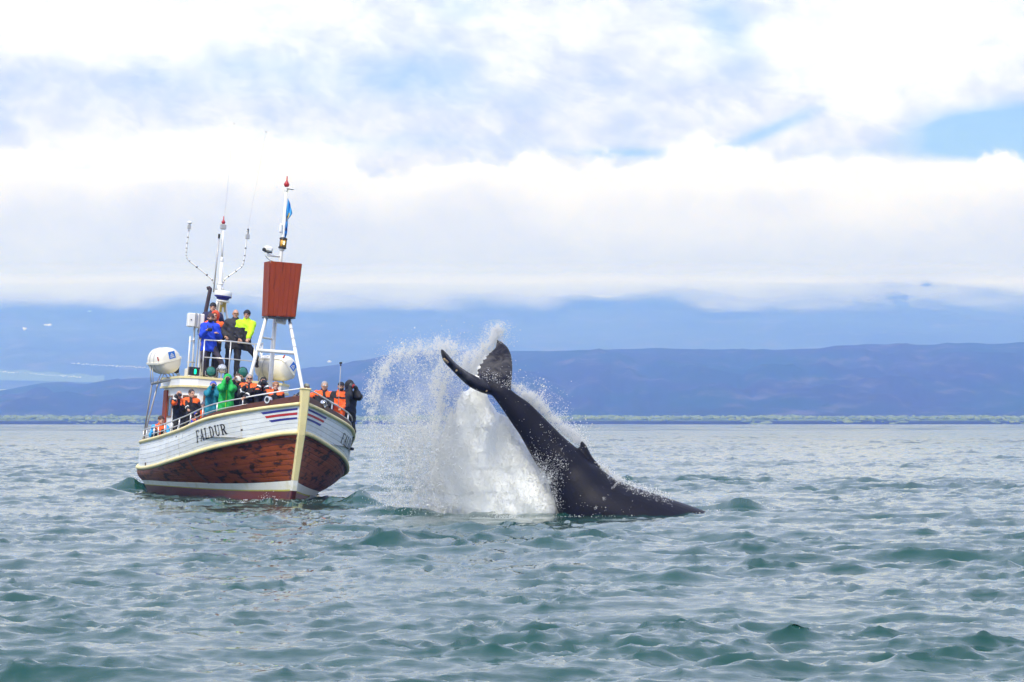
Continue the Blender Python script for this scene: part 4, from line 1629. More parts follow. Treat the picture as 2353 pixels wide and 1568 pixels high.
MB().lathe(pc + V(0.0, -0.045, -0.07), (0.06, 0, 1), [(0.03, 0), (0.045, 0.03), (0.045, 0.11), (0.03, 0.14)], 10).build('lamp_bulb', mat('lit_lamp', (1.0, 0.85, 0.45), 0.3, emit=1.5), lamp, True)
q = MB()
for k_ in range(6):
    an = 2 * PI * k_ / 6 + .3
    q.tube([pc + V(.1 * math.cos(an), .1 * math.sin(an), -.12), pc + V(.01 + .1 * math.cos(an), .1 * math.sin(an), .12)], 0.009, 6)
q.build('lamp_guard', M_black, lamp)
MB().lathe(L(647.5, 577, PY), (0, 0, 1), [(0.05, 0), (0.075, 0.02), (0.075, 0.06), (0.05, 0.08)], 12).build('mast_collar', M_white, mp, True)
MB().box(L(647.2, 525, PY) + V(-.03, -.03, 0), (0.09, 0.1, 0.26), bev=0.03).build('mast_collar', M_white, mp)
# bracket arm with the white thermal camera
arm = pipe([L(645, 590, PY), L(616, 587, PY - .1)], 0.028, 'bracket_arm', M_white)
q = MB().tube([L(616, 588, PY - .1), L(616.5, 580, PY - .1)], 0.03, 8)
q.box(L(616.5, 573, PY - .1), (0.24, 0.2, 0.17), rot=(0, 0.1, 0), bev=0.05)
cu_ = q.build('mast_camera', M_white, arm)
MB().lathe(L(607.5, 574, PY - .22), (-0.5, -1, -0.05), [(0.05, 0), (0.055, 0.03), (0.0, 0.035)], 10).build('mast_camera_lens', M_black, cu_)
MB().box(L(616.5, 580, PY - .1), (0.2, 0.12, 0.03), rot=(0, 0.1, 0)).build('mast_camera_base', M_black, cu_)
MB().tube(smooth_path([L(610, 588, PY - .1), L(614, 594, PY - .1), L(621, 599, PY - .1), L(626, 600, PY)]), 0.008, 6).build('cable', M_black, arm)

# starboard raft frame: outrigger beam on two slanted legs
RYP = 12.0
b0_, b1_ = L(349, 882, RYP), L(411, 868, 11.0)
pipe([b0_, b1_], 0.045, 'raft_beam', M_grey)
for du in (0, 10):
    a = L(349 + du * 1.4, 884 - du * .3, RYP)
    foot = sheer(13.3 - du * 0.08, -1, 0.04, 0.0)
    pipe([a, foot], 0.024, 'raft_leg', M_grey)
for (u0, v0, u1, v1) in ((347, 880, 345, 842), (352, 882, 350, 845), (361, 878, 371, 858), (368, 876, 379, 856), (388, 872, 377, 856), (395, 870, 386, 856), (401, 868, 392, 846), (413, 866, 405, 838), (404, 868, 409, 862), (398, 852, 413, 866)):
    pipe([L(u0, v0, 11.6), L(u1, v1, 11.6)], 0.014, 'cradle_bar', M_grey)
MB().box(L(405, 850, 11.5), (0.16, 0.14, 0.2), bev=0.03).build('release_gear', M_black, boat)
# port raft cradle on the roof
for (u0, v0, u1, v1) in ((612, 872, 606, 885), (640, 878, 644, 893), (650, 876, 655, 886)):
    pipe([L(u0, v0, 10.3), L(u1, v1, 10.3)], 0.02, 'cradle_bar', M_grey)
pb = MB().box((1.62, 10.6, 2.85), (0.9, 1.1, 0.07)).build('raft_platform', M_white, boat)
for dy in (10.15, 11.05):
    pipe([V(2.0, dy, 2.82), V(2.1, dy, 1.40)], 0.024, 'raft_leg', M_grey)

# foredeck things: capstan drum seen between the people
# ---- two life raft canisters (things of their own)
M_raft = mat('raft_shell', (0.78, 0.76, 0.70), 0.35, var=0.06, scale=3, dark=(0.55, 0.52, 0.46), dark_amt=0.3)
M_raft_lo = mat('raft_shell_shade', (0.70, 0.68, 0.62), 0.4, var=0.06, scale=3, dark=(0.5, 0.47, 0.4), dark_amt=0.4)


def raft(u, v, y, R_, Lh, yaw, tilt, label, nose=0.0):
    c_ = L(u, v, y)
    Mx = BOAT_M @ Matrix.Translation(Vector(c_)) @ Matrix.Rotation(yaw, 4, 'Z') @ Matrix.Rotation(tilt, 4, 'Y')
    t = empty('life_raft', Mx)
    tag(t, label, 'life raft', 'white life raft canisters')
    # half shells: barrel along local y, flat nose towards -y
    prof = [(-Lh, 0.0), (-Lh, 0.62), (-Lh + 0.05, 0.84), (-Lh + 0.14, 0.965), (-Lh + 0.3, 1.0), (0, 1.0), (Lh - 0.3, 1.0), (Lh - 0.14, 0.965), (Lh - 0.05, 0.84), (Lh, 0.62), (Lh, 0.0)]
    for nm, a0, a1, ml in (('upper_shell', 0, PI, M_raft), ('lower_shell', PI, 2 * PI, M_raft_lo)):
        rows_ = [[V(R_ * k_ * math.cos(w), yy__, R_ * k_ * math.sin(w) * 1.02) for w in np.linspace(a0, a1, 17)] for yy__, k_ in prof]
        auto_smooth(MB().grid(rows_).build(nm, ml, t))
    # flange round the joint
    pts = []
    for yy__, k_ in prof[1:-1]:
        pts.append((k_ * R_ + 0.035, yy__ * 1.02))
    ring = [(x, yy__) for x, yy__ in pts] + [(-x, yy__) for x, yy__ in pts[::-1]]
    n_ = len(ring)
    vs = [V(x, yy__, -0.028) for x, yy__ in ring] + [V(x, yy__, 0.028) for x, yy__ in ring]
    q_ = MB().add(vs, [tuple(range(n_ - 1, -1, -1)), tuple(range(n_, 2 * n_))] + [(i, (i + 1) % n_, n_ + (i + 1) % n_, n_ + i) for i in range(n_)])
    q_.build('flange', M_raft, t)
    for yy__ in (-0.12, 0.16):
        q_ = MB()
        ring = [V((R_ + .008) * math.cos(w), yy__, (R_ + .008) * 1.02 * math.sin(w)) for w in np.linspace(0, 2 * PI, 25)]
        q_.grid([[p + V(0, -.02, 0) for p in ring], [p + V(0, .02, 0) for p in ring]])
        q_.build('strap', M_grey, t)
    # blue sticker with a little white raft on it
    s_ = 0.105
    oy = -Lh - 0.006
    cx, cz = 0.06, R_ * 0.40
    lb = MB().add([V(cx - s_, oy, cz - s_), V(cx + s_, oy, cz - s_), V(cx + s_, oy, cz + s_), V(cx - s_, oy, cz + s_)], [(0, 1, 2, 3)]).build('sticker', M_blue_label, t)
    q_ = MB()
    oy -= 0.003
    q_.add([V(cx - .06, oy, cz - .02), V(cx + .06, oy, cz - .02), V(cx, oy, cz + .06), V(cx - .03, oy, cz - .005), V(cx + .03, oy, cz - .005), V(cx, oy, cz + .035)],
           [(0, 3, 5, 2), (1, 2, 5, 4), (0, 1, 4, 3)])
    for k_ in range(3):
        q_.box((cx - .045 + k_ * .045, oy, cz - .055), (0.03, 0.002, 0.03))
    q_.build('raft_symbol', M_white, lb)
    MB().tube([V(-R_ * .93, -Lh + .1, .08), V(-R_ * .93, -Lh + .1, .2)], 0.018, 6).build('release_pin', M_redp, t)
    return t


raft(377, 829, 11.6, 0.385, 0.52, math.radians(14), math.radians(-19), 'white life raft canister on the outrigger frame beside the wheelhouse')
raft(633, 846, 10.6, 0.375, 0.62, math.radians(30), math.radians(42), 'white life raft canister behind the legs of the foremast')

# ---- flag hanging limp at the foremast
fl_m = mat('flag_blue', (0.07, 0.42, 0.88), 0.8, var=0.15, scale=5)
fv = MB()
rows_ = []
for i in range(15):
    w = i / 14
    u0 = 660.5 - 7.5 * w
    v0 = 455 + 95 * w
    wid = [0, 6, 9, 10, 12, 13, 10, 6, 6, 6, 5, 5, 5, 4, 2][i]
    row = []
    for j in range(9):
        t = j / 8
        p = L(u0 + wid * t + 0.8 * math.sin(3 * t + i), v0 + 2.0 * t, PY + 0.02 + 0.09 * math.sin(t * 9 + i * 0.7) * t)
        row.append(p)
    rows_.append(row)
fv.grid(rows_)
flag = fv.build('flag', fl_m, None, True, BOAT_M)
tag(flag, 'limp light blue flag hanging beside the pole above the brown crow\'s nest', 'flag')
q = MB()
for (i0, i1, j0, j1) in ((6, 8, 1, 4), (10, 11, 2, 6), (12, 13, 2, 6)):
    q.grid([[rows_[i][j] + V(0, -0.012, 0) for j in range(j0, j1 + 1)] for i in range(i0, i1 + 1)])
q.build('flag_emblem', M_blue, flag)
q = MB().grid([[rows_[i][j] + V(0, -0.014, 0) for j in (3, 4, 5)] for i in (5, 6, 7, 8)])
q.build('flag_emblem', mat('flag_gold', (0.55, 0.42, 0.10), 0.8), flag)

# ================================================================== WHALE
WD = FPX * CAM_H / (1183 - HV)       # distance of the whale


def Wp(u, v, dy=0.0):
    d = WD + dy
    return V((u - CU) / FPX * d, d, CAM_H + (HV - v) / FPX * d)


WPM = WD / FPX
BODY = [((1112, 894), (1128, 872), .45), ((1124, 906), (1143, 880), .55), ((1133, 912), (1167, 891), .62), ((1153, 939), (1189, 908), .62), ((1175, 972), (1215, 926), .62),
        ((1193, 998), (1240, 950), .64), ((1208, 1024), (1268, 978), .68), ((1226, 1057), (1300, 1009), .74), ((1239, 1077), (1328, 1032), .8),
        ((1257, 1101), (1352, 1056), .85), ((1268, 1135), (1375, 1072), .9), ((1280, 1170), (1400, 1093), .95), ((1300, 1215), (1430, 1110), 1.0),
        ((1350, 1262), (1480, 1127), 1.0), ((1420, 1295), (1540, 1147), 1.0), ((1500, 1320), (1602, 1168), 1.0), ((1600, 1345), (1680, 1200), .95), ((1700, 1365), (1760, 1240), .9)]


def dense(secs, n):
    """secs: array (k, m) -> smooth resample to n rows"""
    A = np.array(secs, float)
    k_ = len(A)
    t = np.linspace(0, k_ - 1, n)
    i = np.clip(t.astype(int), 0, k_ - 2)
    f = (t - i)[:, None]
    m_ = np.gradient(A, axis=0)
    return (2 * f ** 3 - 3 * f ** 2 + 1) * A[i] + (f ** 3 - 2 * f ** 2 + f) * m_[i] + (-2 * f ** 3 + 3 * f ** 2) * A[i + 1] + (f ** 3 - f ** 2) * m_[i + 1]


q = MB()
rows_ = []
for s_ in dense([[*a, *b_, c] for a, b_, c in BODY], 90):
    l_, r_ = Wp(s_[0], s_[1]), Wp(s_[2], s_[3])
    c_, h_ = (l_ + r_) / 2, (r_ - l_) / 2
    dp = np.linalg.norm(h_) * s_[4]
    rows_.append([c_ + h_ * math.cos(w) * (1 + 0.0) + V(0, 1, 0) * dp * math.sin(w) for w in np.linspace(0, 2 * PI, 41)[:-1]])
n_ = 40
vs = [p for r_ in rows_ for p in r_]
fs = [(i * n_ + j, i * n_ + (j + 1) % n_, (i + 1) * n_ + (j + 1) % n_, (i + 1) * n_ + j) for i in range(len(rows_) - 1) for j in range(n_)]
fs += [tuple(range(n_ - 1, -1, -1)), tuple((len(rows_) - 1) * n_ + j for j in range(n_))]
q.add(vs, fs)


def blade(secs, n, thick, serr=0.0, period=9.0, seed=1):
    """secs: rows (lead u,v,dy, trail u,v,dy); a wing of aerofoil sections"""
    r = random.Random(seed)
    D_ = dense(secs, n)
    rows2 = []
    for i, s_ in enumerate(D_):
        t = i / (n - 1)
        le, te = Wp(s_[0], s_[1], s_[2]), Wp(s_[3], s_[4], s_[5])
        ch = te - le
        if serr:
            ph = (i / period) % 1.0
            te = te + ch / (np.linalg.norm(ch) + 1e-6) * serr * (0.65 + 0.5 * math.sin(i * 1.7)) * (2 * abs(ph - 0.5)) * min(1, 4 * t) * min(1, 6 * (1 - t))
            ch = te - le
        j0, j1 = max(0, i - 2), min(n - 1, i + 2)
        span = Wp(*D_[j1][:3]) - Wp(*D_[j0][:3])
        nn = np.cross(span, ch)
        nn /= np.linalg.norm(nn) + 1e-9
        th = thick * (1 - t) ** 0.6 + 0.028
        row = []
        prof = [(0, 0), (.04, .55), (.15, .95), (.35, 1.0), (.6, .62), (.85, .3), (1, .14)]
        for x, y in prof:
            row.append(le + ch * x + nn * th / 2 * y)
        for x, y in prof[::-1][:-1]:
            row.append(le + ch * x - nn * th / 2 * max(y, 0.14))
        rows2.append(row)
    m_ = len(rows2[0])
    vs = [p for r_ in rows2 for p in r_]
    fs = [(i * m_ + j, i * m_ + (j + 1) % m_, (i + 1) * m_ + (j + 1) % m_, (i + 1) * m_ + j) for i in range(n - 1) for j in range(m_)]
    fs += [tuple(range(m_ - 1, -1, -1)), tuple((n - 1) * m_ + j for j in range(m_))]
    q.add(vs, fs)


blade([(1130, 909, .05, 1140, 876, .25), (1124, 906, -.05, 1130, 877, .2), (1103, 898, -.30, 1110, 871, .1), (1081, 886, -.58, 1087, 862, -.12), (1056, 863, -.86, 1065, 849, -.42),
       (1038, 845, -1.04, 1046, 834, -.70), (1022, 830, -1.2, 1032, 818, -.98), (1016, 814, -1.28, 1021, 806, -1.18), (1013.5, 801, -1.34, 1015, 800.5, -1.32)], 70, .20)
blade([(1172, 905, .10, 1120, 885, .05), (1174, 896, .2, 1104, 873, .12), (1177, 868, .42, 1100, 858, .30), (1178, 843, .62, 1108, 838, .50), (1175, 818, .80, 1120, 821, .7),
       (1168, 801, .94, 1131, 808.5, .86), (1157, 790, 1.04, 1142, 797, .98), (1148, 784, 1.1, 1142.5, 788.5, 1.08), (1139, 779, 1.14, 1139.5, 780.5, 1.14)], 150, .17, 0.095, 11.0)
blade([(1380, 1072, 0, 1312, 1024, 0), (1364, 1054, 0, 1322, 1031, 0), (1354, 1037, 0, 1330, 1028, 0), (1347, 1024, 0, 1333, 1021, 0), (1338, 1014, 0, 1334, 1013.5, 0)], 24, .20)

skin = bpy.data.materials.new('whale_skin')
skin.use_nodes = True
N = NT(skin.node_tree)
b = N.n['Principled BSDF']
co = N.new('ShaderNodeTexCoord').outputs['Object']
gz = N.sep(co)
mott = N.noise(co, 3.0, 6.0, 0.65, 0.5)
speck = N.smooth(N.noise(co, 26.0, 3.0, 0.6), 0.70, 0.76)
rake = N.smooth(N.noise(N.scalev(co, (14, 14, 2.2)), 1.0, 5.0, 0.7, 0.6), 0.66, 0.74)
c1 = N.mix(mott, (0.004, 0.004, 0.0075), (0.012, 0.0115, 0.018))
fl_ = N.smooth(gz[2], 2.75, 3.2)
c1 = N.mix(N.m('MULTIPLY', fl_, N.smooth(mott, 0.4, 0.65)), c1, (0.070, 0.067, 0.070))
c1 = N.mix(N.m('MULTIPLY', rake, N.m('MULTIPLY_ADD', fl_, 0.6, 0.035)), c1, (0.30, 0.29, 0.30))
c1 = N.mix(N.m('MULTIPLY', speck, 0.35), c1, (0.45, 0.45, 0.48))
N.l.new(c1, b.inputs['Base Color'])
N.put(b.inputs['Roughness'], N.m('MULTIPLY_ADD', mott, 0.2, 0.36))
b.inputs['Specular IOR Level'].default_value = 0.12
bn = N.new('ShaderNodeBump')
bn.inputs['Strength'].default_value = 0.5
bn.inputs['Distance'].default_value = 0.02
N.l.new(N.noise(co, 14.0, 8.0, 0.68, 0.4), bn.inputs['Height'])
N.l.new(bn.outputs[0], b.inputs['Normal'])

tmp = q.build('whale_tmp', skin)
md = tmp.modifiers.new('r', 'REMESH')
md.mode = 'VOXEL'
md.voxel_size = 0.026
sm_ = tmp.modifiers.new('s', 'SMOOTH')
sm_.factor, sm_.iterations = 0.5, 2
dg = bpy.context.evaluated_depsgraph_get()
wm = bpy.data.meshes.new_from_object(tmp.evaluated_get(dg))
bpy.data.objects.remove(tmp)
# origin at the waterline below the peduncle
org = Wp(1380, 1183)
wm.transform(Matrix.Translation(-Vector(org)))
wm.name = 'humpback_whale'
wm.polygons.foreach_set('use_smooth', np.ones(len(wm.polygons), bool))
whale = bpy.data.objects.new('humpback_whale', wm)
COL.objects.link(whale)
whale.location = org
wm.materials.clear()
wm.materials.append(skin)
tag(whale, 'black humpback whale throwing its tail and flukes up out of the sea', 'whale')
bpy.context.view_layer.update()
wv_ = np.empty(len(wm.vertices) * 3, np.float32)
wm.vertices.foreach_get('co', wv_)
wv_ = wv_.reshape(-1, 3).astype(float) + org
wbvh = BVHTree.FromPolygons([tuple(x) for x in wv_], [tuple(p.vertices) for p in wm.polygons])


def whale_hit(u, v):
    d_ = Vector(((u - CU) / FPX, 1.0, (HV - v) / FPX)).normalized()
    h, n__, i, _ = wbvh.ray_cast(Vector((0, 0, CAM_H)), d_)
    return (np.array(h), np.array(n__)) if h is not None else (None, None)


bar_m = mat('barnacle_shell', (0.42, 0.30, 0.18), 0.8, var=0.3, scale=30)
for u, v, r_ in ((1020.5, 826, .035), (1023, 828.5, .03), (1026, 830, .03), (1029, 833, .026), (1049, 852, .03), (1118, 899, .028)):
    h, n__ = whale_hit(u, v)
    if h is None:
        h, n__ = Wp(u, v, -1.0), V(0, -1, 0)
    qq = MB().lathe(h - n__ * .01 - org, n__, [(r_, 0), (r_ * .8, r_ * .6), (r_ * .45, r_ * .9), (r_ * .3, r_ * .6)], 9)
    qq.build('barnacle', bar_m, whale)

def fix_orient(v, f):
    a = v[f]
    vol = np.einsum('ij,ij->i', a[:, 0], np.cross(a[:, 1], a[:, 2])).sum()
    return f[:, ::-1] if vol < 0 else f


# ================================================================== SPLASH
U0, U1, V0, V1 = 830, 1580, 735, 1200
gu, gv = np.meshgrid(np.arange(U0, U1), np.arange(V0, V1))
gu, gv = gu.astype(float), gv.astype(float)


def poly_mask(pts, blur):
    inside = np.zeros(gu.shape, bool)
    dist = np.full(gu.shape, 1e9)
    n_ = len(pts)
    for i in range(n_):
        (x0, y0), (x1, y1) = pts[i], pts[(i + 1) % n_]
        c_ = ((y0 > gv) != (y1 > gv)) & (gu < (x1 - x0) * (gv - y0) / ((y1 - y0) + 1e-9) + x0)
        inside ^= c_
        t = np.clip(((gu - x0) * (x1 - x0) + (gv - y0) * (y1 - y0)) / ((x1 - x0) ** 2 + (y1 - y0) ** 2), 0, 1)
        dist = np.minimum(dist, np.hypot(gu - x0 - t * (x1 - x0), gv - y0 - t * (y1 - y0)))
    sd = np.where(inside, dist, -dist)
    return 1 / (1 + np.exp(-np.clip(sd / blur * 3, -30, 30)))


def path_band(pts, width, amps):
    best, amp = np.full(gu.shape, 1e9), np.zeros(gu.shape)
    for i in range(len(pts) - 1):
        (x0, y0), (x1, y1) = pts[i], pts[i + 1]
        t = np.clip(((gu - x0) * (x1 - x0) + (gv - y0) * (y1 - y0)) / ((x1 - x0) ** 2 + (y1 - y0) ** 2), 0, 1)
        d = np.hypot(gu - x0 - t * (x1 - x0), gv - y0 - t * (y1 - y0))
        a = amps[i] + (amps[i + 1] - amps[i]) * t
        amp = np.where(d < best, a, amp)
        best = np.minimum(best, d)
    return amp * np.exp(-(best / width) ** 2)


def gau(u, v, su, sv, a, rot=0.0):
    x, y = gu - u, gv - v
    c_, s_ = math.cos(rot), math.sin(rot)
    return a * np.exp(-((x * c_ + y * s_) / su) ** 2 - ((-x * s_ + y * c_) / sv) ** 2)


clump = noise2(gu / 26, gv / 34, 51, 6, 0.62)
streak = noise2((gu + 0.25 * gv) / 9, gv / 60, 53, 5, 0.6)
fine = noise2(gu / 6, gv / 7, 57, 4, 0.65)
tex = np.exp(0.75 * clump + 0.55 * streak + 0.5 * fine)

core = poly_mask([(1036, 905), (1062, 888), (1090, 884), (1125, 905), (1160, 945), (1200, 1005), (1232, 1055), (1265, 1110), (1290, 1186), (992, 1187), (1003, 1140),
                  (1014, 1080), (1030, 1010), (1034, 960)], 34)
plume = poly_mask([(1050, 850), (1070, 812), (1105, 800), (1135, 772), (1146, 757), (1148, 775), (1118, 822), (1102, 860), (1090, 864)], 24)
lobe = poly_mask([(1020, 802), (985, 797), (930, 806), (888, 832), (864, 872), (856, 920), (862, 975), (880, 1010), (940, 1060), (1000, 1040), (1035, 930)], 40)
arcp = [(1035, 812), (1015, 802), (985, 796), (930, 804), (887, 831), (862, 872), (854, 920), (858, 965), (868, 1010)]
rim_b = path_band(arcp, 15, [1.2, 1.2, 1.0, .9, .8, .8, .7, .45, .1])
colu = path_band([(1022, 806), (1016, 860), (1018, 930), (1012, 1010), (1004, 1100)], 22, [.9, .9, .9, .8, .5])
skirt = gau(985, 1085, 60, 95, .8) + gau(960, 1010, 60, 60, .35) + gau(985, 1165, 55, 28, 1.0)
skirt2 = gau(925, 1060, 60, 90, .22)
dors = path_band([(1172, 884), (1195, 896), (1222, 916), (1262, 954), (1300, 990), (1330, 1010), (1352, 1030)], 10, [.6, 1.1, 1.1, 1.0, .8, .5, .15])
dors_w = path_band([(1185, 880), (1235, 905), (1285, 955), (1335, 995)], 26, [.1, .18, .15, .05])
tipm = gau(1141, 762, 8, 13, .5)
back = path_band([(1375, 1062), (1400, 1086), (1420, 1100), (1452, 1115), (1496, 1128), (1540, 1142)], 6, [.3, .7, .7, .6, .5, .1])
front = gau(1262, 1130, 22, 60, .7, 0.25) + gau(1245, 1080, 14, 40, .5, -0.3)

water_drop = bpy.data.materials.new('white_water')
water_drop.use_nodes = True
N = NT(water_drop.node_tree)
N.n.clear()
o_ = N.new('ShaderNodeOutputMaterial')
df, tl, gl = N.new('ShaderNodeBsdfDiffuse'), N.new('ShaderNodeBsdfTranslucent'), N.new('ShaderNodeBsdfGlossy')
df.inputs[0].default_value = (0.97, 0.98, 0.99, 1)
tl.inputs[0].default_value = (0.97, 0.98, 0.99, 1)
gl.inputs['Roughness'].default_value = 0.15
m1, m2 = N.new('ShaderNodeMixShader'), N.new('ShaderNodeMixShader')
m1.inputs[0].default_value = 0.5
m2.inputs[0].default_value = 0.03
N.l.new(df.outputs[0], m1.inputs[1])
N.l.new(tl.outputs[0], m1.inputs[2])
N.l.new(m1.outputs[0], m2.inputs[1])
N.l.new(gl.outputs[0], m2.inputs[2])
N.l.new(m2.outputs[0], o_.inputs['Surface'])

TET = np.array([(1, 1, 1), (1, -1, -1), (-1, 1, -1), (-1, -1, 1)], float) / math.sqrt(3)
TETF = np.array([(0, 1, 2), (0, 3, 1), (0, 2, 3), (1, 3, 2)])
drops_c, drops_r = [], []


def emit(dens, n, dmean, dsig, rmed, rsig, texture=True, rmax=0.03, grad=None):
    p = dens * (tex if texture else 1.0)
    p = p / p.sum()
    i = RNG.choice(p.size, n, p=p.ravel())
    u = gu.ravel()[i] + RNG.uniform(-.5, .5, n)
    v = gv.ravel()[i] + RNG.uniform(-.5, .5, n)
    dy = RNG.normal(dmean, dsig, n) if grad is None else grad(u, v) + RNG.normal(0, dsig, n)
    d = WD + dy
    P = np.stack([(u - CU) / FPX * d, d, CAM_H + (HV - v) / FPX * d], -1)
    r = np.clip(rmed * np.exp(RNG.normal(0, rsig, n)), 0.0025, rmax)
    drops_c.append(P)
    drops_r.append(r)


emit(core, 36000, 0.42, 0.25, 0.0052, 0.35)
emit(plume, 24000, 1.55, 0.25, 0.0050, 0.35)
emit(lobe, 9000, 0.5, 0.6, 0.0056, 0.45)
emit(rim_b, 13000, 0.5, 0.5, 0.0048, 0.4)
emit(colu, 17000, 0.5, 0.4, 0.0056, 0.4)
emit(skirt, 24000, 0.5, 0.5, 0.0062, 0.45)
emit(skirt2, 3400, 0.4, 0.6, 0.0064, 0.45)
emit(dors, 20000, 0.45, 0.2, 0.0046, 0.35)
emit(dors_w, 1300, 0.5, 0.3, 0.006, 0.4)
emit(tipm, 1200, 1.5, 0.2, 0.005, 0.3)
emit(back, 2200, 0.0, 0.25, 0.0065, 0.4)
emit(front, 5200, -0.35, 0.18, 0.0045, 0.4)
# the dense heart of the burst: a lumpy column of aerated water behind the tail
cpr = []
for u, v, r_, dy in ((1075, 935, .30, .95), (1100, 920, .26, .9), (1062, 985, .36, 1.0), (1115, 970, .40, 1.0), (1150, 985, .30, .85), (1055, 1040, .42, 1.05), (1110, 1040, .55, 1.1), (1170, 1040, .45, .95),
                     (1205, 1065, .36, .8), (1045, 1095, .46, 1.05), (1105, 1105, .62, 1.1), (1170, 1105, .6, 1.0), (1225, 1110, .42, .7), (1035, 1150, .46, 1.0), (1100, 1160, .62, 1.1), (1180, 1160, .62, .95),
                     (1240, 1150, .42, .6), (1015, 1172, .34, .9), (1262, 1172, .28, .4), (1040, 1010, .24, 1.0), (1030, 1060, .30, 1.0), (1012, 1120, .34, 1.0), (1098, 880, .16, .85), (1118, 830, .13, 1.5), (1108, 855, .15, 1.3)):
    cpr.append(('ell', tuple(Wp(u, v, dy)), V(r_ * .85, r_ * .8, r_ * 1.05)))
cv2, cf2, _, _ = sdf_mesh(cpr, 0.028, 0.22)
nn_ = noise2(cv2[:, 0] * 3.1 + 7, cv2[:, 2] * 2.6 + 3, 71, 6, 0.62) + 0.7 * noise2(cv2[:, 1] * 4.0 + 5, cv2[:, 2] * 3.5 + 1, 73, 5, 0.6)
n9_ = noise2(cv2[:, 0] * 13 + 7, cv2[:, 2] * 6 + 3, 75, 4, 0.7) + noise2(cv2[:, 1] * 11 + 7, cv2[:, 2] * 7 + 3, 76, 3, 0.7)
cc_ = cv2 - np.array(Wp(1120, 1060, 1.0))
cv2 = cv2 + cc_ / (np.linalg.norm(cc_, axis=1, keepdims=True) + .2) * (nn_ * 0.04 + n9_ * 0.014)[:, None]
col_m = mat('aerated_water', (0.96, 0.975, 0.985), 0.8, var=0.015, scale=4, bump=0.35, bscale=18, spec=0.1)
sc_ = mesh_obj('white_water_column', cv2 - org, fix_orient(cv2 - org + 10, cf2), col_m, smooth=True)
SPLASH_CORE = sc_
# water running down the skin; some white drops added to imitate wet glints
for path, n_, wd in (([(1366, 1170), (1385, 1150), (1400, 1132), (1416, 1112), (1424, 1106)], 420, 3.2), ([(1284, 1060), (1292, 1066), (1296, 1076), (1302, 1064)], 130, 8),
                     ([(1232, 1062), (1244, 1085), (1256, 1112), (1266, 1140)], 520, 9), ([(1260, 1090), (1275, 1130), (1290, 1170)], 200, 12),
                     ([(1110, 868), (1130, 872), (1150, 880), (1168, 886)], 260, 9), ([(1112, 856), (1128, 862), (1140, 866)], 200, 12), ([(1398, 1094), (1440, 1120), (1490, 1136), (1545, 1152)], 1100, 10),
                     ([(1240, 975), (1260, 1000), (1270, 1010)], 60, 9), ([(1185, 960), (1230, 1010), (1300, 1120)], 70, 40), ([(1176, 820), (1176, 850), (1173, 880)], 160, 5),
                     ([(1330, 1150), (1380, 1175), (1450, 1165)], 60, 14), ([(1480, 1140), (1510, 1150), (1545, 1160)], 90, 6)):
    seg = np.array(path, float)
    for _ in range(int(n_ * .55)):
        t = RNG.random() * (len(seg) - 1)
        if noise1(np.array([t * 3.0 + n_]), 5, 3)[0] < -0.15:
            continue
        i = int(t)
        p = seg[i] + (seg[i + 1] - seg[i]) * (t - i) + RNG.normal(0, wd / 2, 2)
        h, n__ = whale_hit(*p)
        if h is not None:
            drops_c.append((h + n__ * 0.003)[None])
            drops_r.append(np.array([0.0052 * math.exp(RNG.normal(0, .4))]))
C_ = np.concatenate(drops_c)
R_ = np.concatenate(drops_r)
keep = C_[:, 2] > 0.0
C_, R_ = C_[keep], R_[keep]
nd = len(C_)
A_ = RNG.normal(size=(nd, 3, 3))
Q_, _ = np.linalg.qr(A_)
ov = (np.einsum('nij,kj->nki', Q_, TET) * (R_ * 1.45)[:, None, None] + C_[:, None, :]).reshape(-1, 3)
of = (TETF[None] + 4 * np.arange(nd)[:, None, None]).reshape(-1, 3)
spl = mesh_obj('splash', ov - org, of, water_drop, smooth=True)
spl.location = org
SPLASH_CORE.parent = spl
SPLASH_CORE['kind'] = 'stuff'
tag(spl, 'burst of white water and spray thrown up behind the whale\'s tail', 'splash', kind='stuff')
print('drops', nd)

# broken water along the boat and at the whale's back
wc, wr = [], []
for u, v, su, sd, zh, n_, rm in ((322, 1122, .50, .45, .30, 2600, .008), (300, 1126, .8, .3, .10, 900, .007), (806, 1152, .42, .25, .16, 500, .006), (835, 1150, .16, .2, .22, 420, .007), (770, 1158, .4, .2, .12, 320, .006),
                                 (618, 1158, .30, .2, .20, 420, .007), (470, 1160, .9, .25, .14, 900, .006), (540, 1160, .5, .2, .10, 400, .006), (1738, 1172, .28, .2, .20, 520, .0065), (1640, 1172, .5, .2, .08, 260, .006), (1575, 1176, .45, .25, .08, 700, .0055), (1500, 1184, .6, .15, .05, 500, .0055),
                                 (905, 1182, .5, .22, .14, 800, .0065), (1300, 1188, .8, .15, .05, 420, .006), (1120, 1188, 1.1, .2, .06, 1400, .007)):
    bx, by = px_ground(u, v)
    x_, y_ = RNG.normal(bx, su, n_), RNG.normal(by, sd, n_)
    kp = np.exp(1.2 * noise2(x_ * 3 + 40, y_ * 2 + 9, 83, 4, .6)) > RNG.uniform(0, 2.2, n_)
    x_, y_ = x_[kp], y_[kp]
    zz, _, _ = sea_height(x_, y_, y_)
    wc.append(np.stack([x_, y_, zz + np.abs(RNG.normal(0, zh * .55, len(x_))) * np.exp(-((x_ - bx) / su) ** 2)], -1))
    wr.append(np.clip(rm * np.exp(RNG.normal(0, .4, len(x_))), .003, .02))
wc, wr = np.concatenate(wc), np.concatenate(wr)
Q2, _ = np.linalg.qr(RNG.normal(size=(len(wc), 3, 3)))
wov = (np.einsum('nij,kj->nki', Q2, TET) * (wr * 1.45)[:, None, None] + wc[:, None, :]).reshape(-1, 3)
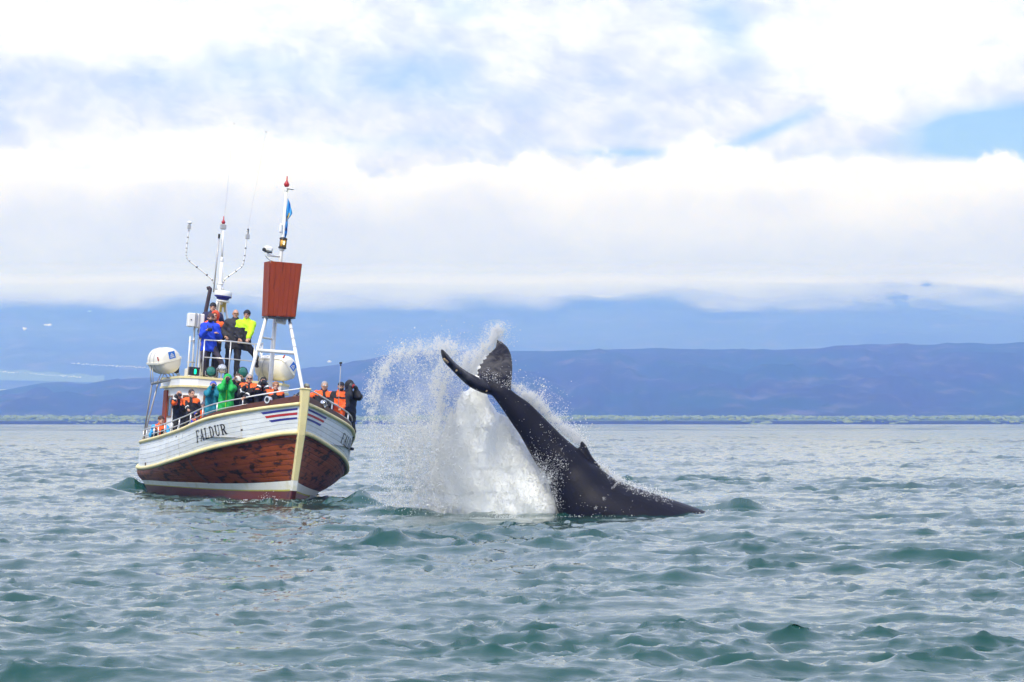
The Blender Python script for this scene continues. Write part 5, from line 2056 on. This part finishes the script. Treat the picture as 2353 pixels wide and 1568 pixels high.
wsh = mesh_obj('wash', wov, (TETF[None] + 4 * np.arange(len(wc))[:, None, None]).reshape(-1, 3), water_drop, smooth=True)
tag(wsh, 'flecks of broken white water along the boat and round the whale', 'white water', kind='stuff')

# fine mist hanging round the burst: too small to see drop by drop
mpr = [('ell', tuple(Wp(u, v, dy)), V(a, .6, c)) for u, v, a, c, dy in ((990, 900, 1.0, .95, .6), (930, 900, .75, .9, .5), (1085, 840, .45, .5, 1.7), (1130, 795, .3, .4, 1.8), (1020, 1050, 1.2, 1.1, .5), (990, 1130, 1.1, .6, .4))]
mpr += [('cap', tuple(Wp(1170, 892, .45)), tuple(Wp(1345, 1028, .3)), .26, .12)]
mv, mf, _, _ = sdf_mesh(mpr, 0.14, 0.25)
mm_ = bpy.data.materials.new('spray_mist')
mm_.use_nodes = True
N = NT(mm_.node_tree)
N.n.clear()
o_ = N.new('ShaderNodeOutputMaterial')
pv = N.new('ShaderNodeVolumePrincipled')
pv.inputs['Color'].default_value = (1, 1, 1, 1)
pv.inputs['Absorption Color'].default_value = (1, 1, 1, 1)
pv.inputs['Anisotropy'].default_value = 0.2
co = N.new('ShaderNodeTexCoord').outputs['Object']
n_ = N.noise(N.scalev(co, (1.0, 1.0, .7)), 1.5, 5.0, 0.6, 0.4)
N.put(pv.inputs['Density'], N.m('MULTIPLY', N.smooth(n_, 0.44, 0.72), 1.0))
N.l.new(pv.outputs[0], o_.inputs['Volume'])
mist = mesh_obj('spray_mist', mv - org, fix_orient(mv - org + 10, mf), mm_)
mist.parent = spl
mist['kind'] = 'stuff'

# ================================================================== PEOPLE
M_skin = mat('skin', (0.52, 0.29, 0.20), 0.5, var=0.08, scale=12, sub=0.1)
M_eye = mat('eye_dark', (0.03, 0.02, 0.018), 0.3)
M_lip = mat('lips', (0.36, 0.13, 0.11), 0.5)
M_reflect = mat('reflective_tape', (0.80, 0.82, 0.84), 0.35)


def cloth(name, col, rough=0.75):
    return mat(name, col, rough, var=0.14, scale=9, bump=0.5, bscale=14, dark=tuple(c * 0.6 for c in col), dark_amt=0.4)


CL = {
    'navy': cloth('navy_jacket', (0.020, 0.022, 0.075)), 'black': cloth('black_cloth', (0.010, 0.010, 0.014)), 'blue': cloth('blue_jacket', (0.008, 0.055, 0.62)),
    'charcoal': cloth('charcoal_jacket', (0.030, 0.030, 0.038)), 'neon': cloth('neon_yellow_jacket', (0.52, 0.85, 0.01)), 'orange': cloth('orange_panel', (0.95, 0.13, 0.012)),
    'teal': cloth('teal_jacket', (0.006, 0.20, 0.31)), 'green': cloth('green_jacket', (0.008, 0.42, 0.07)), 'purple': cloth('dark_purple_trousers', (0.045, 0.036, 0.055)),
    'cyan': cloth('light_blue_jacket', (0.03, 0.36, 0.80)), 'brown_hat': cloth('brown_knit', (0.055, 0.030, 0.028)), 'grey_hat': cloth('grey_knit', (0.085, 0.085, 0.13)),
    'khaki': cloth('khaki_cap', (0.22, 0.23, 0.18)), 'multi': cloth('blue_knit', (0.05, 0.10, 0.50)), 'red_hood': cloth('orange_red_hood', (0.62, 0.07, 0.02)),
    'lime': cloth('lime_zip', (0.35, 0.75, 0.03)), 'shoe': cloth('dark_boot', (0.025, 0.018, 0.016)), 'dkblue': cloth('bright_blue_suit', (0.02, 0.04, 0.45)), 'pink': cloth('pink_knit', (0.5, 0.06, 0.12)),
    'greyhood': cloth('grey_hood', (0.30, 0.30, 0.32)), 'olive': cloth('olive_collar', (0.05, 0.045, 0.035)), 'glove': cloth('grey_glove', (0.10, 0.12, 0.13)),
}
H_dark, H_brown, H_grey, H_red, H_beard = (cloth('dark_hair', (0.030, 0.018, 0.014), 0.6), cloth('brown_hair', (0.07, 0.035, 0.02), 0.6), cloth('grey_hair', (0.33, 0.30, 0.28), 0.6),
                                           cloth('reddish_hair', (0.30, 0.14, 0.07), 0.6), cloth('dark_beard', (0.025, 0.014, 0.010), 0.7))

# one head shape, in its own axes: origin at the middle of the head, face towards -y
HEADP = [('ell', (0, .012, .028), (.077, .095, .092)), ('ell', (0, -.020, -.045), (.062, .072, .075)), ('cap', (0, -.080, -.082), (0, -.062, -.095), .022, .024),
         ('cap', (0, -.098, .012), (0, -.112, -.022), .010, .016), ('cap', (-.032, -.078, .030), (.032, -.078, .030), .017, .017),
         ('ell', (-.078, .008, -.005), (.014, .022, .034)), ('ell', (.078, .008, -.005), (.014, .022, .034)), ('cap', (0, .03, -.06), (0, .035, -.16), .055, .056),
         ('-', ('ell', (-.031, -.099, .008), (.017, .014, .011))), ('-', ('ell', (.031, -.099, .008), (.017, .014, .011))),
         ('-', ('ell', (0, -.104, -.058), (.024, .010, .004)))]
hv_, hf_, hfc_, _ = sdf_mesh(HEADP, 0.0115, 0.014, 0.02)
hm_ = np.zeros(len(hf_), int)
for ex in (-.031, .031):
    hm_[np.linalg.norm((hfc_ - np.array((ex, -.09, .008))) / np.array((.016, .022, .009)), axis=1) < 1] = 1
hm_[np.linalg.norm((hfc_ - np.array((0, -.095, -.058))) / np.array((.026, .03, .010)), axis=1) < 1] = 2


hf_ = fix_orient(hv_ + 5, hf_)
# one hand, half closed: wrist at the origin, fingers along +x, palm down (-z), thumb to +y
HANDP = [('ell', (.045, 0, 0), (.050, .042, .017))]
for i, (fy, ln) in enumerate(((.030, .9), (.010, 1.0), (-.011, .94), (-.031, .74))):
    a = V(.082, fy, .002)
    b_ = a + V(.036 * ln, fy * .08, -.012)
    c_ = b_ + V(.010 * ln, 0, -.027 * ln)
    e = c_ + V(-.014 * ln, 0, -.016 * ln)
    HANDP += [('cap', tuple(a), tuple(b_), .0095, .009), ('cap', tuple(b_), tuple(c_), .009, .0085), ('cap', tuple(c_), tuple(e), .0085, .0072)]
HANDP += [('cap', (.022, .034, -.004), (.055, .056, -.018), .014, .011), ('cap', (.055, .056, -.018), (.080, .050, -.032), .011, .0085), ('cap', (-.035, 0, 0), (.02, 0, 0), .024, .026)]
av_, af_, _, _ = sdf_mesh(HANDP, 0.0072, 0.006, 0.012)
af_ = fix_orient(av_ + 5, af_)

HAIR = {   # all in head axes
    'hair': [('ell', (0, .022, .036), (.088, .102, .096)), ('-', ('ell', (0, -.105, -.035), (.085, .10, .105))), ('-', ('ell', (0, .0, -.16), (.2, .2, .10)))],
    'longhair': [('ell', (0, .022, .034), (.092, .108, .100)), ('-', ('ell', (0, -.110, -.050), (.080, .10, .115))), ('-', ('ell', (0, .0, -.19), (.2, .2, .10)))],
    'fringe': [('ell', (0, .035, -.005), (.086, .085, .060)), ('-', ('ell', (0, -.075, 0), (.1, .09, .15)))],
    'beanie': [('ell', (0, .018, .045), (.092, .112, .098)), ('cap', (-.05, -.055, .040), (.05, -.055, .040), .04, .04), ('-', ('ell', (0, -.02, -.075), (.2, .25, .105)))],
    'cap': [('ell', (0, .014, .050), (.087, .106, .082)), ('cap', (-.035, -.105, .052), (.035, -.105, .052), .016, .016), ('cap', (-.03, -.13, .045), (.03, -.13, .045), .012, .012),
            ('-', ('ell', (0, .02, -.06), (.2, .14, .105)))],
    'hood': [('ell', (0, .020, .020), (.118, .135, .145)), ('cap', (0, .06, -.10), (0, .05, -.17), .09, .11), ('-', ('ell', (0, -.125, -.015), (.076, .125, .108)))],
    'beard': [('ell', (0, -.030, -.066), (.070, .078, .058)), ('-', ('ell', (0, -.108, -.040), (.030, .030, .020))), ('-', ('ell', (0, -.05, .03), (.09, .09, .065)))],
    'glasses': [('cap', (-.034, -.110, .010), (-.033, -.110, .010), .022, .022), ('cap', (.034, -.110, .010), (.033, -.110, .010), .022, .022), ('cap', (-.012, -.112, .014), (.012, -.112, .014), .006, .006),
                ('cap', (-.058, -.098, .014), (-.082, .0, .012), .006, .006), ('cap', (.058, -.098, .014), (.082, .0, .012), .006, .006),
                ('-', ('ell', (0, -.06, .0), (.09, .042, .05)))],
    'pompom': [('ell', (0, .02, .150), (.036, .036, .034))],
}
HAIRM = {}
for k_, pr in HAIR.items():
    v_, f_, _, _ = sdf_mesh(pr, 0.0125 if k_ != 'glasses' else 0.0075, 0.012, 0.012)
    HAIRM[k_] = (v_, fix_orient(v_ + 5, f_))


def ik(s, t, l1, l2, bend):
    d = t - s
    dist = np.linalg.norm(d)
    if dist > (l1 + l2) * 0.995:
        t = s + d / dist * (l1 + l2) * 0.995
        d = t - s
        dist = np.linalg.norm(d)
    a = (l1 * l1 - l2 * l2 + dist * dist) / (2 * dist)
    h = math.sqrt(max(l1 * l1 - a * a, 1e-6))
    u = d / dist
    p = bend - u * (bend @ u)
    p /= np.linalg.norm(p) + 1e-9
    return s + u * a + p * h, t


def rot_to(x_axis, up):
    x = x_axis / (np.linalg.norm(x_axis) + 1e-9)
    y = np.cross(up, x)
    y /= np.linalg.norm(y) + 1e-9
    return np.stack([x, y, np.cross(x, y)], 1)


def solve_y(u, v, side, inset):
    """cross plane y for which the pixel lies `inset` metres inboard of the sheer"""
    best, by = 1e9, 3.0
    for y in np.linspace(0.3, 15.5, 400):
        p = L(u, v, y)
        e = abs(side * p[0] - (float(kcurve(HULL['top'][0], y)) - inset))
        if e < best:
            best, by = e, y
    return by


PEOPLE = []


def person(label, head, y, floor=None, jacket='black', panel=None, trousers='black', hat=None, extras=(), yaw=0.0, hyaw=0.0, hpitch=0.0, lean=0.0, side_lean=0.0,
           armA=('down',), armB=('down',), size=None, stance=None, cam_thing=None, glove=None, tapes=False, bulk=1.0, crouch=0.0, hsize=1.0):
    """head = pixel of the middle of the head; y = cross plane of the boat it is in; A is the image-left side"""
    hp = L(head[0], head[1], y)
    fz = deck_z(y) if floor is None else floor
    if size is None:
        S = (hp[2] - fz + crouch) / 1.635
    else:
        S = size
    S = float(np.clip(S, 0.55, 1.12))
    Bm = BOAT_M @ Matrix.Translation(Vector((hp[0], hp[1], fz))) @ Matrix.Rotation(-YAW * 0.75 + math.radians(yaw), 4, 'Z')
    Binv = np.array(Bm.inverted())
    # spine
    hip = V(0, 0, .93 * S - crouch)
    hd = V(0, 0, hp[2] - fz)                       # head centre straight above the origin
    dirv = V(math.sin(math.radians(side_lean)), -math.sin(math.radians(lean)), math.cos(math.radians(lean)))
    neck = hd - V(0, -.02, .145) * S * hsize
    chest = neck - dirv * .10 * S
    hip = neck - dirv * .56 * S
    hip[2] = max(hip[2], 0.25)
    sh = [chest + V(sx * .175 * S, .0, .02 * S) for sx in (-1, 1)]

    def target(a, sx):
        k_ = a[0]
        if k_ == 'down':
            return sh[0 if sx < 0 else 1] + V(sx * .12, -.04, -.52) * S
        if k_ == 'pocket':
            return hip + V(sx * .20, -.13, .10) * S
        if k_ == 'face':
            return hd + V(sx * .075, -.155, -.025) * S
        if k_ == 'chest':
            return chest + V(sx * .02, -.24, -.10) * S
        if k_ == 'px':
            p = L(a[1], a[2], a[3] if len(a) > 3 else y - .3)
            return (Binv @ np.append(to_world(p), 1.0))[:3]
        return V(*a[1:]) * S
    hands, elbows = [], []
    for i, (sx, a) in enumerate(((-1, armA), (1, armB))):
        t = target(a, sx)
        bend = V(sx * .38, .15, -1.0)
        e, t = ik(sh[i], t, .29 * S, .27 * S, bend)
        hands.append(t)
        elbows.append(e)
    if stance is None:
        feet = [hip * V(1, .3, 0) + V(sx * .12 * S, 0.03, .08 * S) for sx in (-1, 1)]
    else:
        feet = [V(*stance[0]), V(*stance[1])]
    knees = []
    hips = [hip + V(sx * .095 * S, 0, -.04 * S) for sx in (-1, 1)]
    for i in range(2):
        kn, ft = ik(hips[i], feet[i], .43 * S, .42 * S, V((-.25, .25)[i], -1.0, 0.1))
        feet[i] = ft
        knees.append(kn)
    bl = bulk
    # body: one continuous skin, mostly under clothes
    mid_t = (hip + chest) / 2
    bp_ = [('cap', hip + V(-.06, 0, 0) * S, hip + V(.06, 0, 0) * S, .095 * S, .095 * S), ('cap', hip, mid_t, .10 * S, .105 * S), ('cap', mid_t, chest, .105 * S, .08 * S),
           ('cap', sh[0], sh[1], .055 * S, .055 * S), ('cap', chest, neck, .06 * S, .05 * S), ('cap', neck, hd + V(0, .02, -.03) * S, .05 * S, .055 * S)]
    for i in range(2):
        bp_ += [('cap', sh[i], elbows[i], .047 * S, .038 * S), ('cap', elbows[i], hands[i], .036 * S, .026 * S), ('cap', hips[i], knees[i], .075 * S, .05 * S), ('cap', knees[i], feet[i], .05 * S, .035 * S)]
    v, f, _, _ = sdf_mesh(bp_, 0.032 * S, 0.03 * S)
    f = fix_orient(v + 10, f)
    VS, FS, MI = [v], [f], [np.zeros(len(f), int)]
    nv_ = len(v)
    Rh = np.array((Matrix.Rotation(math.radians(hyaw - yaw * 0.0), 3, 'Z') @ Matrix.Rotation(math.radians(hpitch), 3, 'X')))
    hs = S ** 0.5 * 1.04 * hsize
    VS.append(hv_ @ Rh.T * hs + hd)
    FS.append(hf_ + nv_)
    MI.append(hm_)
    nv_ += len(hv_)
    for i, sx in enumerate((-1, 1)):
        fw = hands[i] - elbows[i]
        R_h = rot_to(fw, V(0, .4, 1.0))
        hv2 = av_ * np.array([1, sx, 1]) if True else av_
        VS.append((hv2 @ R_h.T) * S + hands[i] - fw / np.linalg.norm(fw) * .01)
        FS.append((af_ if sx > 0 else af_[:, ::-1]) + nv_)
        MI.append(np.full(len(af_), 3))
        nv_ += len(av_)
    o = mesh_obj('person', np.concatenate(VS), np.concatenate(FS), [M_skin, M_eye, M_lip, CL[glove] if glove else M_skin], smooth=True, fmat=np.concatenate(MI), matrix=Bm)
    tag(o, label, 'person', 'whale watchers on the boat')
    # jacket
    hem = hip - dirv * .20 * S
    jp = [('cap', hip + V(-.075, 0, -.0) * S, hem + V(-.085, 0, -.06) * S, .132 * S * bl, .142 * S * bl), ('cap', hip + V(-.07, 0, .0) * S, chest + V(-.075, 0, -.06) * S, .134 * S * bl, .130 * S * bl),
          ('cap', hip + V(.07, 0, .0) * S, chest + V(.075, 0, -.06) * S, .134 * S * bl, .130 * S * bl), ('cap', sh[0], sh[1], .092 * S * bl, .092 * S * bl),
          ('cap', chest + V(0, .0, -.02) * S, neck + V(0, .01, .02) * S, .125 * S, .092 * S), ('cap', hip + V(.075, 0, 0) * S, hem + V(.085, 0, -.06) * S, .132 * S * bl, .142 * S * bl)]
    na = len(jp)
    for i in range(2):
        cuff = elbows[i] + (hands[i] - elbows[i]) * .93
        jp += [('cap', sh[i], elbows[i], .090 * S * bl, .078 * S * bl), ('cap', elbows[i], cuff, .076 * S * bl, .060 * S)]
    if crouch == 0:      # straight hem
        jp.append(('-', ('ell', hem - dirv * 1.5 * S, V(1.5, 1.5, 1.5) * S)))
    # the collar stays open at the front: cut a little so the chin shows
    jp.append(('-', ('ell', hd + V(0, -.065, .035) * S, V(.088, .11, .115) * hs)))
    v, f, fc, who = sdf_mesh(jp, 0.025 * S, 0.035 * S)
    # soft creases
    v = v + 0.007 * np.sin(v[:, [1, 2, 0]] * 40 + v[:, [2, 0, 1]] * 27 + head[0]) + 0.004 * np.sin(v[:, [2, 0, 1]] * 83 + v[:, [1, 2, 0]] * 57)
    f = fix_orient(v + 10, f)
    mats_ = [CL[jacket]]
    mi = np.zeros(len(f), int)
    rel = (fc - hip) @ dirv / S
    if panel:
        mats_ += [CL[panel['col']], M_reflect]
        mask = np.zeros(len(f), bool)
        st = panel.get('style', 'yoke')
        if st == 'yoke':
            mask = (rel > .435) & (who < na) & (np.linalg.norm((fc - neck)[:, :2], axis=1) > .085 * S)
            mask |= (who >= na) & ((who - na) % 2 == 0) & (rel > .46) & (np.abs(fc[:, 0] - chest[0]) < .21 * S)
            mask &= ~((np.abs(fc[:, 0] - chest[0]) < .045 * S) & (fc[:, 1] < chest[1]))
        elif st == 'vest':
            mask = (rel > .06) & (rel < .5) & (who < na) & (np.abs(fc[:, 0] - chest[0]) < .17 * S)
        elif st == 'arms':       # neon jacket: bright chest and sleeves, black sides and hem
            mask = (rel > .30) | (who >= na)
            mask &= ~((who < na) & (rel < .52) & (fc[:, 0] - chest[0] < -.02 * S) & (rel < .36))
            mask &= ~((who >= na) & (who < na + 2) & (rel < .34))
        elif st == 'bib':
            mask = (rel > -.2) & (rel < .38) & (np.abs(fc[:, 0] - chest[0]) < .15 * S) & (fc[:, 1] < hip[1])
            mask |= (rel > .44) & (np.abs(fc[:, 0] - chest[0]) < .11 * S) & (fc[:, 1] < chest[1])
        elif st == 'hood_shoulder':
            mask = (rel > .36) & (who < na)
        mi[mask] = 1
        if panel.get('tape', True):
            for i in range(2):
                a, b_ = elbows[i], hands[i]
                ax = (b_ - a) / np.linalg.norm(b_ - a)
                t = (fc - a) @ ax / np.linalg.norm(b_ - a)
                dd = np.linalg.norm(fc - a - np.outer((fc - a) @ ax, ax), axis=1)
                mi[(t > .42) & (t < .58) & (dd < .09 * S) & (who >= na)] = 2
    jo = mesh_obj('jacket', v, f, mats_, o, True, mi)
    if 'zip' in extras:
        q_ = MB()
        for k_ in range(8):
            a = hip + (chest - hip) * (-.2 + 1.15 * k_ / 8) + V(0, -.150, 0) * S * bl
            q_.box(a, (.016, .012, .075 * S))
        q_.build('zip', CL['lime'], o)
    # trousers and boots
    tp = [('cap', hip + V(-.06, 0, -.02) * S, hip + V(.06, 0, -.02) * S, .122 * S, .122 * S)]
    for i in range(2):
        an = knees[i] + (feet[i] - knees[i]) * .95
        tp += [('cap', hips[i], knees[i], .098 * S, .074 * S), ('cap', knees[i], an, .072 * S, .060 * S)]
    v, f, _, _ = sdf_mesh(tp, 0.032 * S, 0.03 * S)
    v = v + 0.006 * np.sin(v[:, [1, 2, 0]] * 41 + v[:, [2, 0, 1]] * 27)
    mesh_obj('trousers', v, fix_orient(v + 10, f), CL[trousers], o, True)
    for i in range(2):
        toe = V((-.03, .03)[i], -.15, -.045) * S
        v, f, _, _ = sdf_mesh([('cap', feet[i] + V(0, .03, -.035) * S, feet[i] + toe, .046 * S, .040 * S), ('cap', feet[i] + V(0, .015, .06) * S, feet[i] + V(0, .02, -.02) * S, .052 * S, .05 * S)], 0.018, 0.02)
        mesh_obj('boot', v, fix_orient(v + 10, f), CL['shoe'], o, True)
    # hair, hats
    for it in (hat or []):
        kind, m_ = it[0], it[1]
        hv3, hf3 = HAIRM[kind]
        nm = {'hair': 'hair', 'longhair': 'hair', 'fringe': 'hair', 'beanie': 'beanie', 'cap': 'cap', 'hood': 'hood', 'beard': 'beard', 'glasses': 'glasses', 'pompom': 'pompom'}[kind]
        mesh_obj(nm, (hv3 @ Rh.T) * hs * (1.0 if kind != 'hood' else 1.0) + hd, hf3, m_, o, True)
    PEOPLE.append((o, Bm, hd, hands, Rh, S, chest))
    return PEOPLE[-1]


def held_camera(p, label, where='face', big=1.0, dark=True, lens=True, aim=None, name='camera', material=None, cat='camera', size=(.135, .075, .095)):
    o, Bm, hd, hands, Rh, S, chest = p
    if where == 'face':
        c_ = hd + Rh @ (V(0, -.17, -.005) * S)
    else:
        c_ = hands[where] + V(0, -.06, .03)
    Mx = Bm @ Matrix.Translation(Vector(c_))
    if aim is not None:
        Mx = Mx @ Matrix.Rotation(math.radians(aim), 4, 'Z')
    q_ = MB().box((0, 0, 0), tuple(x * big for x in size), bev=.012)
    if lens:
        q_.box((0, 0, size[2] * .55 * big), (.05 * big, .05 * big, .035 * big), bev=.008)
    m_ = material or M_black
    cm_ = q_.build(name, m_, None, False, Mx)
    tag(cm_, label, cat)
    if lens:
        le = MB().lathe((0, -.03 * big, -.005), (0, -1, 0), [(.034 * big, 0), (.036 * big, .05 * big), (.040 * big, .06 * big), (.040 * big, .13 * big), (.033 * big, .135 * big)], 14).build('lens', M_black, cm_)
        MB().lathe((0, -.03 * big - .128 * big, -.005), (0, -1, 0), [(.032 * big, 0), (.015 * big, .006), (0, .007)], 12).build('lens_glass', M_glass, le, True)
    return cm_


YOKE = dict(col='orange', style='yoke')

# --- on the flying bridge
person('tall person in a navy jacket and black beanie at the back of the upper deck', (489.5, 707), 10.75, floor=ROOF + .28, jacket='navy', trousers='black',
       hat=[('beanie', CL['black'])], armA=('down',), armB=('pocket',), bulk=1.08)
person('person in black with an orange red hood, mostly hidden behind the bearded person in blue', (494.5, 727), 10.2, floor=ROOF, jacket='black', panel=dict(col='orange', style='yoke', tape=False),
       hat=[('hood', CL['red_hood'])], armA=('px', 466, 786, 10.0), armB=('pocket',), hyaw=-10)
P2 = person('bearded person in a bright blue jacket and brown beanie holding a camera', (484.5, 731.5), 9.55, floor=ROOF, jacket='blue', trousers='purple',
            hat=[('beanie', CL['brown_hat']), ('beard', H_beard)], armA=('o', -.07, -.30, 1.27), armB=('o', .20, -.24, 1.22), stance=((-.08, .05, .09), (.60, -.18, .12)), yaw=0)
c = held_camera(P2, 'black camera in the right hand of the bearded person in the blue jacket', where=0, big=.95, aim=-15)
c.matrix_world = P2[1] @ Matrix.Translation(Vector(P2[3][0] + V(.085, -.06, .03))) @ Matrix.Rotation(math.radians(-8), 4, 'Z')
P4 = person('balding person with glasses in a dark grey jacket on the upper deck', (541.5, 722), 9.9, floor=ROOF, jacket='charcoal', trousers='black',
            hat=[('fringe', H_brown), ('glasses', M_brownfr)], armA=('pocket',), armB=('o', .16, -.25, 1.06), hyaw=6)
strap_ = MB()
for sx in (-1, 1):
    strap_.tube(smooth_path([P2[2] + V(sx * .09, .02, -.17), P2[2] + V(sx * .07, -.16, -.26), (P2[3][0] + V(.085 + sx * .05, -.07, .06))]), .011, 6)
so_ = strap_.build('strap', M_black, None, True, P2[1])
so_.parent = c
so_.matrix_parent_inverse = c.matrix_world.inverted()
t = MB().tube([(0, 0, 0), (0, -.02, .14)], [.024, .032], 10).build('microphone', M_black, None, True, P4[1] @ Matrix.Translation(Vector(P4[3][1] + V(-.05, -.05, .02))) @ Matrix.Rotation(math.radians(-55), 4, 'Y'))
tag(t, 'black handheld microphone held by the person in the dark grey jacket', 'microphone')
person('person in a neon yellow jacket and black beanie leaning on the upper deck rail', (567.5, 724), 9.75, floor=ROOF, jacket='black', panel=dict(col='neon', style='arms', tape=False),
       trousers='black', hat=[('beanie', CL['black']), ('hair', H_dark)], armA=('o', -.13, -.24, 1.08), armB=('px', 566, 789, 9.2), hyaw=-12, stance=((-.16, -.05, .09), (.38, .42, .52)), side_lean=6)

# --- along the starboard rail, stern to bow
y6 = 9.6
person('person crouching at the stern in a light blue hooded jacket and brown beanie', (370, 966.5), y6, floor=1.22, jacket='cyan', panel=dict(col='orange', style='vest', tape=False),
       hat=[('beanie', CL['brown_hat'])], size=.98, crouch=.45, armA=('o', -.16, -.34, .48), armB=('o', .18, -.34, .44), stance=((-.2, -.25, .09), (.22, -.2, .09)), hyaw=20, hpitch=-8, lean=12)
y7 = solve_y(411.6, 907, -1, .42)
P7 = person('bald person with a small camera bending over the rail in a black and orange suit', (411.6, 908), y7, jacket='black', panel=YOKE, lean=20, side_lean=-6, bulk=1.12,
            armA=('face',), armB=('px', 442, 958, y7 - .9), hyaw=10, hat=[])
held_camera(P7, 'small dark compact camera at the eye of the bald person by the rail', big=.75)
person('dark haired person behind the bald person leaning over the rail', (440.5, 905), solve_y(440.5, 905, -1, .95), jacket='black', panel=YOKE, hat=[('hair', H_dark)], hyaw=32)
y9 = solve_y(468.7, 932, -1, .40)
person('child in a grey bobble hat and an orange vest looking through the rail', (468.7, 933), y9, jacket='black', panel=dict(col='orange', style='vest', tape=False), hsize=1.12,
       hat=[('beanie', CL['grey_hat']), ('pompom', CL['grey_hat'])], armA=('px', 452, 951, y9 - .2), armB=('down',), hyaw=-15)
y10 = solve_y(452.6, 958, -1, .40)
person('small child in a blue and orange suit low behind the rail', (453.5, 955), y10, jacket='dkblue', panel=dict(col='orange', style='yoke', tape=False), hsize=1.15, size=.6, crouch=.1,
       hat=[('beanie', CL['dkblue'])], armA=('px', 446, 968, y10 - .2), armB=('down',), hyaw=-20)
y11 = solve_y(490, 886.5, -1, .50)
P11 = person('person in a teal jacket and blue knitted hat taking a picture', (490, 887.5), y11, jacket='teal', hat=[('beanie', CL['multi']), ('hair', H_brown)], armA=('face',), armB=('face',), hyaw=8)
held_camera(P11, 'black camera held to the face of the person in the teal jacket', big=.85)
y12 = solve_y(523, 872, -1, .42)
P12 = person('person in a bright green hooded jacket taking a picture at the rail', (523, 873), y12, jacket='green', hat=[('hood', CL['green'])], armA=('face',), armB=('face',), extras=('zip',), bulk=1.06, hyaw=6)
held_camera(P12, 'large black camera in front of the face under the green hood', big=1.05)
y13 = solve_y(546.4, 870, -1, .95)
P13 = person('dark haired person behind the green jacket holding up a white phone', (546.8, 870), y13, jacket='black', hat=[('hair', H_brown)], armA=('o', -.10, -.22, 1.55), armB=('o', .13, -.24, 1.60), hyaw=8)
held_camera(P13, 'white phone held up in front of a face behind the green hood', lens=False, name='phone', cat='phone', material=M_white, size=(.17, .012, .13))
y14 = solve_y(572.7, 870.4, -1, .45)
person('grey haired person in sunglasses with one hand on the starboard rail', (573, 871), y14, jacket='black', panel=YOKE, hat=[('hair', H_grey), ('glasses', M_black)],
       armA=('o', -.10, -.26, 1.40), armB=('px', 560, 914, y14 - .35), bulk=1.1, hyaw=5)
y15 = solve_y(605, 877.7, -1, .45)
P15 = person('person in a black beanie and black suit photographing beside the foremast post', (605, 878.5), y15, jacket='black', panel=YOKE, hat=[('beanie', CL['black'])], armA=('face',), armB=('face',), bulk=1.05, hyaw=8)
held_camera(P15, 'black camera with a long lens below the black beanie', big=1.0)
y16 = solve_y(633.5, 886.5, -1, .40)
person('person with short reddish hair smiling behind the bow rail', (633.5, 887.5), y16, jacket='black', panel=YOKE, hat=[('longhair', H_red)], armA=('down',), armB=('down',), hyaw=8)
# --- at the bow and along the port rail
person('person in a khaki cap ducking behind the stem head', (704.6, 892), 1.5, jacket='black', panel=dict(col='orange', style='hood_shoulder'), hat=[('cap', CL['khaki'])],
       armA=('px', 668, 913, .75), armB=('down',), hyaw=4, lean=10)
y18 = solve_y(745.7, 886.5, 1, .45)
P18 = person('grey haired person with glasses in black and orange on the port bow', (745.7, 887.5), y18, jacket='black', panel=YOKE, hat=[('hair', H_grey), ('glasses', M_steel)],
             armA=('o', -.06, -.26, 1.22), armB=('o', .10, -.26, 1.20), bulk=1.08)
held_camera(P18, 'small black camera held at the chest of the grey haired person with glasses', where=0, big=.7)
y19 = solve_y(783.7, 888, 1, .42)
P19 = person('bearded person in a black cap and orange suit holding a pole camera upright', (783.7, 889), y19, jacket='black', panel=dict(col='orange', style='bib', tape=False), trousers='red_hood',
             hat=[('cap', CL['black']), ('beard', H_beard)], armA=('o', -.12, -.28, 1.15), armB=('o', .05, -.28, 1.06), hyaw=4)
y20 = solve_y(804, 886.5, 1, .30)
P20 = person('person in a black hooded coat with a red camera, rightmost on the boat', (804, 887.5), y20, jacket='black', hat=[('hood', CL['black'])], armA=('face',), armB=('face',), yaw=28, hyaw=5, bulk=1.12, glove='glove')
held_camera(P20, 'red and black camera at the face of the rightmost hooded person', big=.85, material=mat('red_camera', (0.45, 0.03, 0.03), 0.4), aim=0)
# the pole with its little camera
h_ = P19[3]
g0, g1 = (Vector(h_[1]) + Vector(h_[0])) / 2 + Vector((0, -.05, -.08)), None
w0 = P19[1] @ g0
lp = L(783, 838, y19 - .25)
w1 = Vector(to_world(lp))
q = MB().tube([V(0, 0, 0), np.array(w1 - w0)], [.011, .008], 8)
pol = q.build('selfie_pole', M_grey, None, True, Matrix.Translation(w0))
tag(pol, 'thin upright pole with a tiny camera on top, held by the bearded person', 'pole')
q = MB().box(np.array(w1 - w0) + V(0, 0, .04), (.075, .045, .055), bev=.008)
ac = q.build('action_camera', M_black, pol)
MB().lathe(np.array(w1 - w0) + V(.012, -.022, .045), (0, -1, 0), [(.018, 0), (.018, .012), (0, .013)], 10).build('action_camera_lens', M_glass, ac)
MB().lathe(np.array(w1 - w0) + V(0, 0, -.04), (0, 0, 1), [(.02, 0), (.024, .02), (.014, .05)], 8).build('pole_joint', M_black, pol)
